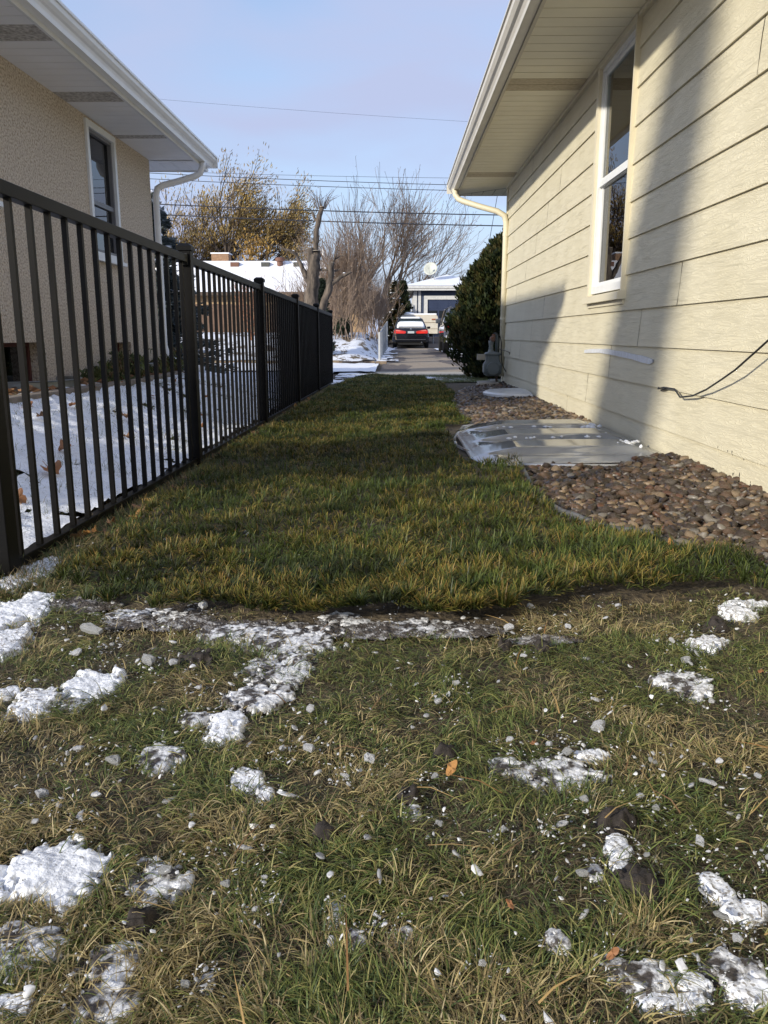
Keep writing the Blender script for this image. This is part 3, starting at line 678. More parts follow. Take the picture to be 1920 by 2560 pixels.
A_ROCK = attr_mat('rock_attr', .38, 0, .5, .0015, 60)
VV, FF, CC = [], [], []; off = 0
def rotm(a, b, c): return np.array(Matrix.Rotation(c, 3, 'Z') @ Matrix.Rotation(b, 3, 'Y') @ Matrix.Rotation(a, 3, 'X'))
protos1 = [ico(2, s, (1, .8, .55)) for s in range(6)]
under = [(random.uniform(.55, 1.47), ylo+8.9*random.random(), random.uniform(.018, .032)) for _ in range(3400)]
under = [q for q in under if bool(in_poly(np.array([q[0]]), np.array([q[1]]), ROCK_POLY)[0])]
for k, (x, y, r) in enumerate(rk[290:]+under):
    zz, c = rock_xyz(x, y, r)
    if k >= len(rk)-290: zz -= .018
    V_, F_ = protos1[random.randrange(6)]
    v = (V_*r) @ rotm(random.uniform(-.5, .5), random.uniform(-.5, .5), random.uniform(0, 6.28)).T + np.array([x, y, zz])
    VV.append(v); FF.append(F_+off); off += len(v); t_ = random.random()
    CC.append(np.tile(np.array(ROCKC[c][1])*(1-t_)+np.array(ROCKC[c][2])*t_, (len(v), 1)))
o = np_mesh('river_rocks', np.concatenate(VV), np.concatenate(FF), A_ROCK, np.concatenate(CC), smooth=True, nside=3)
tag(o, 'brown river rocks filling the rest of the bed', 'rocks', kind='stuff')
sheet('rock_bed_soil', .4, 1.5, 1.7, 11.3, .004, M_SOILROCK, .05, .05, mask=lambda X, Y: in_poly(X, Y, ROCK_POLY))
# dark plastic landscape edging along the bed
secs = []
ep = [Vector((a, b, 0)) for a, b in ROCK_EDGE[0:14]]
fine = []
for i in range(len(ep)-1):
    for k in range(5): fine.append(ep[i].lerp(ep[i+1], k/5))
for i, p in enumerate(fine):
    d = (fine[min(i+1, len(fine)-1)]-fine[max(i-1, 0)]).normalized(); n_ = Vector((-d.y, d.x, 0)); zz = float(g(p.x, p.y)); hh = .028+.008*math.sin(i*.7)
    p = p+n_*-.012
    secs.append([tuple(p+n_*.005+Vector((0, 0, zz-.02))), tuple(p+n_*.006+Vector((0, 0, zz+hh))), tuple(p+Vector((0, 0, zz+hh+.008))), tuple(p-n_*.006+Vector((0, 0, zz+hh))), tuple(p-n_*.005+Vector((0, 0, zz-.02)))])
tag(MB().loft(secs).build('landscape_edging', mat('dark_edging_plastic', (.06, .06, .065), .6, (.13, .13, .13), 30), smooth=True), 'dark plastic edging between sod and river rock bed', 'edging')

# ================================================================== gas meter by the house corner
M_MG = mat('grey_meter_paint', (.105, .125, .13), .42, (.14, .16, .165), 9, bump=.0006, bscale=120)
GM = Thing('gas_meter', (1.27, 10.9, 0), 'grey gas meter with rusty regulator at the corner of the cream house', 'gas meter')
mx0, my0 = 1.29, 10.88
def rrect(w, d, n=6, rr=.3):
    pts = []
    for (sx, sy, a0) in ((1, 1, 0), (-1, 1, 90), (-1, -1, 180), (1, -1, 270)):
        for k in range(n):
            a = R(a0+90*k/(n-1)); r_ = rr*min(w, d); pts.append((sx*(w-r_)+r_*math.cos(a), sy*(d-r_)+r_*math.sin(a)))
    return pts
m = MB(); S = []
for w_, d_, z_ in ((.075, .05, .245), (.105, .075, .262), (.120, .088, .30), (.122, .09, .36), (.118, .088, .40), (.092, .08, .44), (.088, .078, .47), (.086, .078, .52)):
    S.append([(mx0+a, my0+b, z_) for a, b in rrect(w_, d_)])
m.loft(S); body = GM.part(m, 'meter_body', M_MG, smooth=False, bevel=.004)
m = MB().lathe([(.004, -.125), (.078, -.124), (.088, -.112), (.088, -.102), (.074, -.094), (.06, -.088)], (mx0, my0, .345), 'y', 26)
GM.part(m, 'front_diaphragm_cover', M_MG, parent=body)
m = MB()
for k in range(10):
    a = 6.283*k/10; m.lathe([(.006, -.13), (.006, -.11)], (mx0+.082*math.cos(a), my0, .345+.082*math.sin(a)), 'y', 6)
for sx in (-1, 1):
    for zz in (.30, .39): m.lathe([(.007, -.012), (.007, .012)], (mx0+sx*.105, my0-.082, zz), 'y', 8)
GM.part(m, 'bolt', M_MG, parent=body)
m = MB(); S = []
for w_, d_, z_ in ((.09, .082, .515), (.104, .092, .522), (.104, .092, .54), (.085, .078, .552), (.04, .05, .562)): S.append([(mx0+a, my0+b, z_) for a, b in rrect(w_, d_)])
GM.part(m.loft(S), 'top_flange', M_MG, bevel=.003)
GM.part(MB().lathe([(.045, .55), (.036, .575), (.030, .60), (.032, .604), (.032, .62), (.026, .624), (.030, .66), (.036, .67), (.036, .70), (.03, .705)], (mx0-.025, my0-.02, 0), 'z', 16), 'regulator_stem', mat('pale_meter_fitting', (.16, .18, .18), .5, (.22, .23, .22), 20))
GM.part(MB().lathe([(.01, -.048), (.032, -.044), (.037, -.02), (.037, .02), (.032, .044), (.01, .048)], (mx0-.01, my0-.02, .725), 'y', 18).lathe([(.022, .73), (.024, .765), (.018, .79)], (mx0+.005, my0-.01, 0), 'z', 12), 'rusty_regulator', mat('rusty_iron', (.20, .085, .045), .8, (.13, .10, .09), 25, bump=.002, bscale=60))
GM.part(MB().tube([(mx0+.055, my0+.02, .54), (mx0+.055, my0+.02, .72), (mx0+.045, my0+.02, .775), (mx0+.02, my0+.01, .79)], .021, 12), 'riser_pipe', M_MG, smooth=True)
GM.part(MB().box(mx0-.205, mx0-.10, my0-.05, my0+.02, .455, .53).box(mx0-.195, mx0-.11, my0-.054, my0-.05, .468, .517), 'reader_box', mat('beige_plastic_box', (.34, .31, .26), .6, (.39, .36, .30), 9), bevel=.004)
GM.part(MB().tube([(mx0+.06, my0, .25), (mx0+.065, my0, .12), (mx0+.065, my0, -.05)], .016, 10), 'supply_pipe', mat('rusty_dark_pipe', (.07, .05, .04), .8, (.12, .07, .05), 20), smooth=True)
GM.part(MB().tube([(mx0+.0, my0-.03, .795), (mx0+.04, my0-.04, .80), (mx0+.085, my0-.05, .76), (mx0+.105, my0-.06, .68), (mx0+.108, my0-.06, .58), (mx0+.11, my0-.06, .47), (mx0+.13, my0-.06, .38), (mx0+.165, my0-.06, .32), (WX-.01, my0-.06, .30)], .006, 8), 'vent_tube', M_BLACKPLASTIC, smooth=True)
GM.part(MB().tube([(mx0+.08, my0, .60), (mx0+.15, my0-.2, .575), (WX-.02, my0-.38, .56), (WX-.02, my0-.38, .535)], .006, 6), 'wall_bracket', mat('bracket_iron', (.16, .14, .11), .7), smooth=True)
for ch in list(GM.o.children): ch.location.z -= .11
tag(MB().add([(1.08, 10.62, .0), (1.37, 10.66, .0), (1.40, 11.15, .0), (1.10, 11.10, .0), (1.09, 10.64, .05), (1.365, 10.67, .055), (1.39, 11.13, .065), (1.12, 11.09, .06)], [(0,3,2,1),(4,5,6,7),(0,1,5,4),(1,2,6,5),(2,3,7,6),(3,0,4,7)]).build('splash_block', M_CONC, bevel=.008), 'pale concrete block on the ground under the gas meter', 'concrete block')

# ================================================================== evergreens
def leaf_cloud(name, centers, size, nper, spread, cols, m, parent=None, up=.3, aspect=2.2, dirs=None, kink=False):
    """leaf-sized blades scattered around centres; cols: list of colours"""
    c = np.repeat(np.asarray(centers, float), nper, axis=0); n = len(c)
    p = c + rng.normal(0, 1, (n, 3))*spread
    d = rng.normal(0, 1, (n, 3)); d[:, 2] += up*2
    if dirs is not None: d = d*.55 + np.repeat(np.asarray(dirs), nper, axis=0)*1.6
    d /= np.linalg.norm(d, axis=1)[:, None]; q = np.cross(d, rng.normal(0, 1, (n, 3))); q /= np.linalg.norm(q, axis=1)[:, None]+1e-9
    s = size*rng.uniform(.6, 1.3, (n, 1)); l = d*s*.5*aspect; h = q*s*.5
    V = np.stack([p-l, p-l*.1+h, p+l, p-l*.1-h], 1).reshape(-1, 3)
    F = np.arange(n*4).reshape(n, 4); ci = rng.integers(0, len(cols), len(centers)); base = np.asarray(cols)[np.repeat(ci, nper)]
    base = base*rng.uniform(.65, 1.35, (n, 1)); C = np.repeat(base, 4, axis=0)
    return np_mesh(name, V, F, m, C, parent)
A_LEAF = attr_mat('foliage_attr', .65, .18, .2)
# arborvitae
AV = empty('arborvitae', (2.15, 14.6, -.1), 'dense dark green arborvitae bush behind the gas meter', 'bush')
cen, dr = [], []
while len(cen) < 5200:
    a = random.uniform(0, 6.283); h = random.random()
    lim = 1.17*(math.sin(math.pi*min(1, (h*.86+.14))**.85))**.72
    lim *= 1+.22*(mnoise.noise(Vector((math.cos(a)*2.0, math.sin(a)*2.0, h*7)))) + .12*mnoise.noise(Vector((math.cos(a)*6, math.sin(a)*6, h*18)))
    r_ = lim*(random.random()**.22)
    cen.append((r_*math.cos(a), r_*math.sin(a), .05+2.55*h)); dr.append((math.cos(a)*.6, math.sin(a)*.6, .75))
o = leaf_cloud('crown', cen, .034, 22, .030, [(.018, .028, .008), (.030, .038, .010), (.055, .056, .015), (.012, .020, .008), (.060, .050, .016)], A_LEAF, AV, aspect=2.4, dirs=dr)
m = MB()
for k in range(7):
    a = k*.9; m.tube([(0, 0, -.1), (.15*math.cos(a), .15*math.sin(a), .8), (.35*math.cos(a), .35*math.sin(a), 1.9)], [.05, .035, .01], 6)
m.build('trunk', M_BARK, AV)
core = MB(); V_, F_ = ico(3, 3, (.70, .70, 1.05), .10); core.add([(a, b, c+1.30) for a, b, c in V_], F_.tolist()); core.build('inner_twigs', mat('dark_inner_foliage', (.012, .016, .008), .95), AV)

# blue spruce behind the stucco house
def spruce(loc, H, Rb, label, cols, dens=1.0, seed=1, snow=0):
    rd = random.Random(seed); E_ = empty('spruce_tree', loc, label, 'spruce')
    MB().tube([(0, 0, -.2), (0, 0, H*.5), (0, 0, H)], [H*.03, H*.018, .005], 7).build('trunk', M_BARK, E_)
    cen, dr, sn = [], [], []; br = MB(); z = .15*H*.3
    while z < H*.99:
        L_ = Rb*(1-z/H)**.85
        for k in range(int(7+3*dens)):
            a = rd.uniform(0, 6.283); ll = L_*rd.uniform(.65, 1.08); d = Vector((math.cos(a), math.sin(a), -.08)); pr_ = None
            for s in range(1, 9):
                f = s/8; p = Vector((0, 0, z))+d*ll*f+Vector((0, 0, .18*ll*f*f-.10*ll*f))
                for q in range(int(3*dens)+1):
                    off = Vector((rd.gauss(0, .06), rd.gauss(0, .06), rd.gauss(0, .03)))*(1.4-f)*ll
                    cen.append(tuple(p+off)); dr.append(tuple(d*1.0+off*2))
                if snow and f > .4 and rd.random() < snow: sn.append(tuple(p+Vector((0, 0, .04))))
            br.tube([(0, 0, z), tuple(Vector((0, 0, z))+d*ll*.9+Vector((0, 0, .05*ll)))], [.018, .004], 4, cap=False)
        z += H*.045
    br.build('branches', M_BARK, E_)
    leaf_cloud('crown', cen, .030*max(1, H/3.2), 11, .035*max(1, H/3), cols, A_LEAF, E_, aspect=3.6, dirs=dr)
    if sn:
        m = MB()
        for p in sn: r_ = rd.uniform(.03, .09)*H/3; m.lathe([(r_*.3, -.02), (r_, .0), (r_*.8, .03*H/3), (r_*.1, .045*H/3)], p, 'z', 7)
        m.build('snow_on_boughs', M_ROOFSNOW, E_, smooth=True)
    return E_
spruce((-4.15, 14.2, -.05), 3.15, 1.35, 'blue grey spruce standing behind the far corner of the stucco house', [(.07, .085, .085), (.10, .12, .12), (.035, .045, .04), (.14, .16, .165)], 1.3, 3, .10)
spruce((-2.0, 22.5, .15), 2.0, .35, 'small dark spruce behind the cut back tree trunk', [(.03, .045, .03), (.05, .065, .045)], .8, 5, .08)

# ================================================================== cut back trunk
PT = Thing('pollarded_tree', (-1.95, 20, 0), 'heavily cut back bare tree trunk with sawn stumps beyond the fence', 'tree')
def limb(m, pts, n=9, y=20, dy=0):
    out = []; rad = []
    for i in range(len(pts)-1):
        for k in range(4):
            f = k/4; x, z, r_ = [a*(1-f)+b*f for a, b in zip(pts[i], pts[i+1])]; t = i+f
            out.append((x+.10*r_*math.sin(t*5.1), y+dy*t+.02*math.sin(t*2.1), z)); rad.append(r_*(1+.05*math.sin(t*4.3+1)+.05*math.sin(t*9.7)))
    out.append((pts[-1][0], y+dy*(len(pts)-1), pts[-1][1])); rad.append(pts[-1][2])
    o = len(m.v); m.tube(out, rad, n)
    for q in range(o, len(m.v)):
        v = Vector(m.v[q]); d = mnoise.noise(v*9)*.022+mnoise.noise(Vector((v.x*26, v.y*26, v.z*7)))*.012; a = rad[min((q-o)//n, len(rad)-1)]*6; m.v[q] = (v.x+d*min(1, a), v.y-abs(d)*min(1, a), v.z)
tr = MB()
limb(tr, [(-2.06, -.1, .27), (-2.05, .5, .235), (-2.05, .97, .215), (-2.03, 1.45, .175), (-1.98, 1.86, .155), (-1.96, 2.18, .150), (-1.93, 2.44, .146), (-1.90, 2.60, .12)], 16)
PT.part(tr, 'trunk', M_BARK, smooth=True)
lb = MB()
limb(lb, [(-1.93, 2.40, .08), (-1.89, 2.7, .070), (-1.87, 3.02, .066), (-1.81, 3.33, .063), (-1.73, 3.59, .055)])
limb(lb, [(-1.83, 3.26, .045), (-1.91, 3.35, .032), (-1.95, 3.47, .026)], 7)
PT.part(lb, 'leader', M_BARK, smooth=True)
for nm, pts in (('limb', [(-2.0, 1.85, .10), (-2.10, 1.98, .08), (-2.17, 2.12, .065), (-2.26, 2.31, .052), (-2.35, 2.52, .038), (-2.48, 2.60, .032), (-2.63, 2.63, .028), (-2.79, 2.74, .016)]),
                ('limb', [(-1.97, 2.25, .09), (-2.0, 2.45, .078), (-2.03, 2.66, .074)]), ('limb', [(-1.98, .7, .12), (-1.85, 1.07, .101), (-1.71, 1.4, .092), (-1.58, 1.75, .080), (-1.53, 2.04, .068), (-1.51, 2.33, .062)]),
                ('limb', [(-1.68, 1.52, .08), (-1.62, 1.7, .07), (-1.53, 1.83, .055), (-1.31, 2.0, .042), (-1.18, 2.06, .036), (-1.04, 2.12, .03)]),
                ('limb', [(-1.92, 2.12, .05), (-1.80, 2.18, .032), (-1.64, 2.17, .023), (-1.42, 2.14, .02), (-1.31, 2.19, .014)]),
                ('limb', [(-1.51, 2.30, .03), (-1.44, 2.44, .022), (-1.40, 2.52, .018), (-1.37, 2.66, .013)]), ('limb', [(-1.44, 2.42, .018), (-1.31, 2.49, .014), (-1.17, 2.50, .009)])):
    m = MB(); limb(m, pts, 8, 20, -.03); PT.part(m, nm, M_BARK, smooth=True)
m = MB()
for (x, z, r_) in ((-2.03, 2.663, .070), (-1.885, 2.605, .105), (-1.73, 3.592, .05), (-1.51, 2.335, .058)): m.lathe([(r_, 0), (r_*.95, .012)], (x, 19.97, z), 'z', 12)
PT.part(m, 'sawn_face', M_CUT)
m = MB()
for k in range(40):                              # whippy regrowth at the top
    a = random.uniform(-.9, .9); l_ = random.uniform(.25, .55)
    m.tube([(-1.75+.12*a, 20, 3.55), (-1.75+.25*a, 20+random.uniform(-.2, .2), 3.55+l_*.6), (-1.75+.5*a+random.uniform(-.08, .08), 20+random.uniform(-.3, .3), 3.55+l_)], [.007, .005, .003], 3, cap=False)
PT.part(m, 'twig', M_TWIG)
ls = MB()
for (x, z, r_) in ((-2.26, 2.36, .04), (-2.42, 2.60, .03), (-2.13, 2.08, .04), (-1.45, 1.93, .035), (-1.22, 2.09, .03), (-1.66, 2.2, .02)): ls.lathe([(r_, 0), (r_*1.2, .008), (r_*.6, .02)], (x, 19.93, z), 'z', 8)
PT.part(ls, 'snow_on_limb', M_ROOFSNOW, smooth=True)

# ================================================================== bare trees by recursive branching
def grow(m, p, d, L_, r_, depth, rd, tips, wind=(0, 0, 0), split=(2, 4), ang=.55, taper=.6, lenf=(.6, .85), sides=6, minr=.004, up=.12):
    pts = [p]; rad = [r_]; k = 4 if depth > 1 else 3; dd = d.copy()
    for i in range(k):
        dd = (dd+Vector((rd.gauss(0, .10), rd.gauss(0, .10), rd.gauss(0, .06)+up*.3))+Vector(wind)*.12).normalized()
        pts.append(pts[-1]+dd*L_/k); rad.append(max(minr, r_*(1-(1-taper)*(i+1)/k)))
    m.tube(pts, rad, max(3, sides), cap=False)
    if depth == 0: tips.append((pts[-1], dd)); tips.append((pts[-2], dd)); return
    n = rd.randint(*split)
    for i in range(n):
        f = rd.uniform(.45, 1); j = min(k-1, int(f*k)); q = pts[j].lerp(pts[j+1], f*k-j) if j < k else pts[-1]
        ax = Vector((rd.gauss(0, 1), rd.gauss(0, 1), rd.gauss(0, 1))).cross(dd).normalized()
        nd = (Matrix.Rotation(rd.uniform(.5, 1.1)*ang, 3, ax) @ dd); nd = (nd+Vector((0, 0, up))).normalized()
        grow(m, q, nd, L_*rd.uniform(*lenf), rad[-1]*rd.uniform(.55, .85), depth-1, rd, tips, wind, split, ang, taper, lenf, sides-1, minr, up)
    nd = (dd+Vector((rd.gauss(0, .1), rd.gauss(0, .1), .05))).normalized()
    grow(m, pts[-1], nd, L_*rd.uniform(.75, .95), rad[-1]*.9, depth-1, rd, tips, wind, split, ang, taper, lenf, sides-1, minr, up)
def tree(name, loc, label, cat, stems, mtl, depth=4, leaves=None, seed=1, scale=1., group=None, **kw):
    rd = random.Random(seed); E_ = empty(name, loc, label, cat, group); E_.scale = (scale,)*3; tips = []; m = MB()
    for (d, L_, r_, p0) in stems:
        grow(m, Vector(p0), Vector(d).normalized(), L_, r_, depth, rd, tips, **kw)
    m.build('trunk', mtl, E_)
    if leaves:
        c = [tuple(t[0]) for t in tips]; ds_ = [tuple(t[1]) for t in tips]
        leaf_cloud('crown', c, leaves['size'], leaves['n'], leaves['spread'], leaves['cols'], A_LEAF, E_, aspect=leaves.get('aspect', 2), dirs=ds_)
    return E_, tips
YC = [(.36, .25, .08), (.40, .28, .10), (.28, .20, .08), (.44, .32, .14), (.32, .25, .09), (.26, .18, .09)]
M_DARKBARK = mat('dark_bark', (.055, .042, .034), .95, (.09, .07, .055), 8)
# big yellow-leaved tree behind the snowy roof
st = [((-.1, 0, 1), 2.0, .20, (-7.75, 0, 0)), ((-.12, .1, 1), 2.0, .15, (-8.3, 0, 0)), ((.45, 0, 1), 1.9, .15, (-6.9, 0, 0)), ((-.8, .1, .8), 2.0, .11, (-8.6, 0, 0)), ((.1, .1, 1), 1.9, .13, (-7.5, .3, 0))]
st = [(d, l_, r_, (p[0]+7.7, p[1], 2.2)) for d, l_, r_, p in st]
tree('autumn_tree', (-11.9, 62, .14), 'broad tree with sparse yellow brown leaves behind the snowy roof', 'tree', st, M_DARKBARK, 4, dict(size=.042, n=9, spread=.22, cols=YC, aspect=4.5), seed=11, scale=1.41, wind=(.3, 0, .15), split=(2, 4), ang=.65, lenf=(.62, .82), minr=.012, up=.06)
tree('autumn_tree', (-15.5, 65, .14), 'leftmost thinner yellowing tree beside the blue spruce', 'tree', [((.1, 0, 1), 1.6, .14, (0, 0, 1.4)), ((-.6, 0, 1), 1.5, .1, (0, 0, 1.4)), ((.6, .1, 1), 1.4, .1, (0, 0, 1.4))], M_DARKBARK, 4, dict(size=.045, n=7, spread=.2, cols=YC+[(.3, .18, .10)], aspect=4.5), seed=5, scale=1.41, wind=(.4, 0, .1), split=(2, 3), ang=.65, lenf=(.62, .82), minr=.012)
tree('golden_shrub', (-9.45, 54, .17), 'small golden shrub rising above the snowy roof', 'shrub', [((.05, 0, 1), 1.5, .05, (0, 0, 1.6)), ((-.2, 0, 1), 1.3, .04, (0, 0, 1.6)), ((.2, 0, 1), 1.2, .04, (0, 0, 1.6))], M_TWIG, 2, dict(size=.09, n=9, spread=.16, cols=[(.38, .24, .07), (.30, .18, .05)], aspect=2), seed=8, scale=1.35, minr=.008)
# big bare shrub by the driveway
rs = random.Random(4); stems = []
for k in range(34):
    a = rs.uniform(0, 6.283); t_ = rs.uniform(.03, .55); stems.append(((math.cos(a)*t_*1.1+.03, math.sin(a)*t_*.7, 1), rs.uniform(1.0, 1.5), rs.uniform(.018, .032), (rs.gauss(0, .25), rs.gauss(0, .25), 0)))
tree('bare_shrub', (-1.85, 27, .55), 'tall reddish bare shrub with many thin stems beside the driveway', 'shrub', stems, M_TWIG2, 3, None, seed=21, wind=(.0, 0, .15), split=(3, 4), ang=.50, lenf=(.5, .8), minr=.0045, up=.14)
for (x_, y_, z_, s1, lb_) in ((-.85, 28.5, .45, 71, 'bare twiggy shrub against the chain link fence'), (-1.0, 32.0, .5, 72, 'bare twiggy shrub further back along the chain link fence'), (-2.9, 29.0, .55, 73, 'bare twiggy shrub in front of the tan brick wall')):
    rs = random.Random(s1); stems = []
    for k in range(22):
        a = rs.uniform(0, 6.283); t_ = rs.uniform(.05, .4); stems.append(((math.cos(a)*t_, math.sin(a)*t_*.6, 1), rs.uniform(.6, .95), rs.uniform(.010, .018), (rs.gauss(0, .22), rs.gauss(0, .3), 0)))
    tree('bare_shrub', (x_, y_, z_), lb_, 'shrub', stems, M_TWIG2, 3, None, seed=s1, split=(2, 4), ang=.5, lenf=(.5, .8), minr=.004)
rs = random.Random(6); stems = []
for k in range(26):
    a = rs.uniform(0, 6.283); t_ = rs.uniform(.1, .6); stems.append(((math.cos(a)*t_, math.sin(a)*t_*.6, 1), rs.uniform(.5, .9), rs.uniform(.010, .018), (rs.gauss(0, .55), rs.gauss(0, .3), 0)))
tree('bare_shrub', (-1.6, 25.5, .5), 'lower tangled bare shrub at the snowy garden edge', 'shrub', stems, M_TWIG2, 3, None, seed=22, wind=(.1, 0, .2), split=(2, 3), ang=.5, lenf=(.5, .8), minr=.004)
# bare trees further back
stems = [((.0, 0, 1), 2.9, .16, (0, 0, .6)), ((.45, 0, 1), 2.9, .12, (.3, 0, .6)), ((.85, .1, 1), 3.1, .11, (.4, 0, .6)), ((-.35, .1, 1), 2.7, .12, (-.3, 0, .6)), ((.65, -.1, 1), 2.9, .11, (.3, .1, .6)), ((.2, .1, 1), 3.0, .11, (0, .1, .6))]
tree('bare_tree', (-1.0, 58, 1.2), 'large bare tree with fine twigs leaning over the garage', 'tree', stems, M_TWIG, 4, dict(size=.03, n=1, spread=.05, cols=[(.20, .11, .07), (.18, .13, .10)], aspect=3), seed=31, wind=(.15, 0, .1), split=(2, 4), ang=.55, lenf=(.6, .85), minr=.011, up=.08)
for (x, y, s_, h_, lb_) in ((-3.2, 56, 41, 1.9, 'thin bare tree between the cut trunk and the shrub'), (-5.2, 60, 42, 1.5, 'distant bare tree just left of the cut trunk'), (5.6, 70, 43, 1.35, 'distant bare tree above the garage roof'), (8.2, 74, 44, 1.3, 'distant bare tree beside the arborvitae top'), (-15, 70, 45, 2.0, 'distant bare tree behind the stucco house corner'), (2.2, 66, 46, 1.6, 'distant bare tree behind the satellite dish')):
    tree('bare_tree', (x, y, .3), lb_, 'tree', [((.05, 0, 1), h_, .12, (0, 0, .5)), ((.3, 0, 1), h_, .09, (0, 0, .6)), ((-.3, 0, 1), h_, .09, (0, 0, .6))], M_TWIG, 4, None, seed=s_, wind=(.2, 0, .1), split=(2, 3), ang=.5, lenf=(.6, .85), minr=.014)
# unseen tree, added and shaped to throw the broad shadow on the siding
OT = Thing('shadow_tree', (-6.5, .45, 0), 'unseen leaning tree trunk added to cast the broad shadow on the cream siding', 'tree')
OT.part(MB().tube([(-6.5, .45, -.1), (-6.5, .05, 1.2), (-6.5, -.55, 2.6), (-6.5, -1.0, 3.4), (-6.5, -1.35, 4.09), (-6.5, -1.62, 4.7), (-6.5, -1.86, 5.24), (-6.5, -2.1, 6.0), (-6.5, -2.3, 7.0)], [.70, .64, .60, .56, .53, .44, .36, .30, .22], 14), 'trunk', M_BARK, smooth=True)
rd_ = random.Random(2); m = MB(); tp = []
for z_, d_ in ((6.6, (.2, -.5, 1)), (7.0, (-.4, .1, 1)), (7.0, (.3, .3, 1))): grow(m, Vector((-6.5, -2.2, z_)), Vector(d_).normalized(), 1.3, .09, 3, rd_, tp)
OT.part(m, 'branches', M_BARK)

# dark conifer hedge beside the garage, snowy
for (x, y, s_, h_, r_, lb_) in ((-.05, 44, 61, 3.2, 1.1, 'dark evergreen with snow clumps beside the blue garage'), (.45, 47, 62, 3.4, 1.0, 'dark evergreen against the garage side wall')):
    spruce((x, y, .3), h_, r_, lb_, [(.02, .03, .014), (.035, .045, .02), (.10, .06, .02) if s_ == 61 else (.03, .04, .02)], 1.0, s_, .10 if s_ == 61 else .02)
tree('green_shrub', (-1.66, 26, .52), 'small dark green shrub in the snowy garden beyond the black fence', 'shrub', [((.2*math.cos(k), .2*math.sin(k), 1), .22, .012, (0, 0, 0)) for k in range(7)], M_TWIG, 2, dict(size=.035, n=9, spread=.06, cols=[(.03, .05, .03), (.05, .07, .04)], aspect=2), seed=9, minr=.004)
tree('red_twig_shrub', (-4.2, 24, .5), 'thin orange twigged shrub in front of the snowy roof', 'shrub', [((.35*math.cos(k*1.3), .3*math.sin(k), 1), .75, .014, (0, 0, 0)) for k in range(9)], mat('orange_twigs', (.34, .16, .09), .9), 2, None, seed=14, minr=.005, wind=(.1, 0, .1))

# ================================================================== house with the snowy roof
SH = Thing('snow_roof_house', (-9, 46, .4), 'low tan brick house with snow covered hip roof beyond the gardens', 'house')
M_TANB = mat('tan_brick', (.46, .31, .17), .9, (.37, .25, .14), 6, 6)
SH.part(MB().box(-17.5, -1.83, 46.6, 52, -.2, 2.80), 'wall', M_TANB)
SH.part(MB().box(-18.5, -.97, 46, 52.6, 2.76, 2.95), 'eave_fascia', mat('brown_fascia', (.10, .07, .05), .7))
rf = MB().add([(-18.5, 45.97, 2.954), (-.94, 45.97, 2.954), (-4.5, 49.0, 4.85), (-14.5, 49.0, 4.85), (-.94, 52.6, 2.954), (-18.5, 52.6, 2.954)], [(0, 1, 2, 3), (1, 4, 2), (4, 5, 3, 2), (5, 0, 3)])
rfo = SH.part(rf, 'roof', M_ROOFSNOW)
SH.part(MB().box(-10.75, -9.75, 49.0, 49.8, 4.5, 5.25), 'chimney', mat('tan_chimney_brick', (.36, .22, .13), .9, (.25, .15, .09), 9), parent=rfo)
SH.part(MB().box(-10.79, -9.71, 48.96, 49.84, 5.25, 5.32), 'chimney_cap', M_ROOFSNOW, parent=rfo)
M_VB = mat('brown_roof_vent', (.16, .075, .05), .7)
for x in (-9.3, -7.52, -5.65): SH.part(MB().box(x-.24, x+.24, 48.4, 48.8, 4.35, 4.73), 'roof_vent', M_VB if x < -9 else mat('dark_roof_vent', (.07, .07, .06), .7), parent=rfo)
SH.part(MB().lathe([(.17, 4.4), (.17, 4.78), (.27, 4.80), (.27, 4.95), (.20, 5.0), (.02, 5.03)], (-6.69, 48.6, 0), 'z', 14), 'round_vent', M_VB, parent=rfo)
SH.part(MB().box(-7.0, -5.4, 46.56, 46.6, 1.05, 2.1), 'window', M_DARKVOID)
SH.part(MB().tube([(-4.2, 49.2, 4.4), (-4.2, 49.2, 5.5)], .09, 8), 'vent_pipe', M_WHITE)
pf = Thing('board_fence', (-5, 31.5, .4), 'brown wooden board fence at the back of the snowy garden', 'fence')
m = MB()
for k in range(44): m.box(-11+.2*k, -11+.2*k+.19, 31.5, 31.53, .2, 1.75+.02*(k % 3))
pf.part(m, 'boards', mat('weathered_boards', (.13, .08, .055), .9, (.19, .12, .08), 5))
for k in range(5): pf.part(MB().box(-11+2.1*k, -10.9+2.1*k, 31.54, 31.64, .1, 1.8), 'fence_post', mat('weathered_boards', (.1, .1, .1)))

# ================================================================== blue garage
GA = Thing('garage', (3.2, 50, .58), 'dark blue garage with white trim and snowy hip roof at the end of the driveway', 'garage')
M_NAVY = mat('navy_siding', (.035, .055, .10), .6, (.045, .065, .115), 5)
M_NAVYD = mat('navy_door', (.028, .040, .085), .45, (.035, .05, .10), 3)
M_WTRIM = mat('white_painted_trim', (.68, .68, .66), .6, (.58, .58, .57), 9)
GA.part(MB().box(1.12, 1.78, 50, 50.1, .3, 3.25).box(4.72, 5.4, 50, 50.1, .3, 3.25).box(1.78, 4.72, 50, 50.1, 2.92, 3.25).box(1.12, 1.22, 50.1, 56, .3, 3.25).box(5.3, 5.4, 50.1, 56, .3, 3.25).box(1.22, 5.3, 55.9, 56, .3, 3.25), 'wall', M_NAVY)
GA.part(MB().box(1.10, 1.30, 49.96, 50, .3, 3.21).box(1.38, 1.54, 49.96, 50, .3, 3.21).box(1.10, 1.118, 50, 56, .3, 3.1), 'corner_board', M_WTRIM)
GA.part(MB().box(1.72, 1.94, 49.95, 49.999, .4, 2.70).box(4.56, 4.78, 49.95, 49.999, .4, 2.70).box(1.72, 4.78, 49.95, 49.999, 2.70, 2.92), 'door_casing', M_WTRIM)
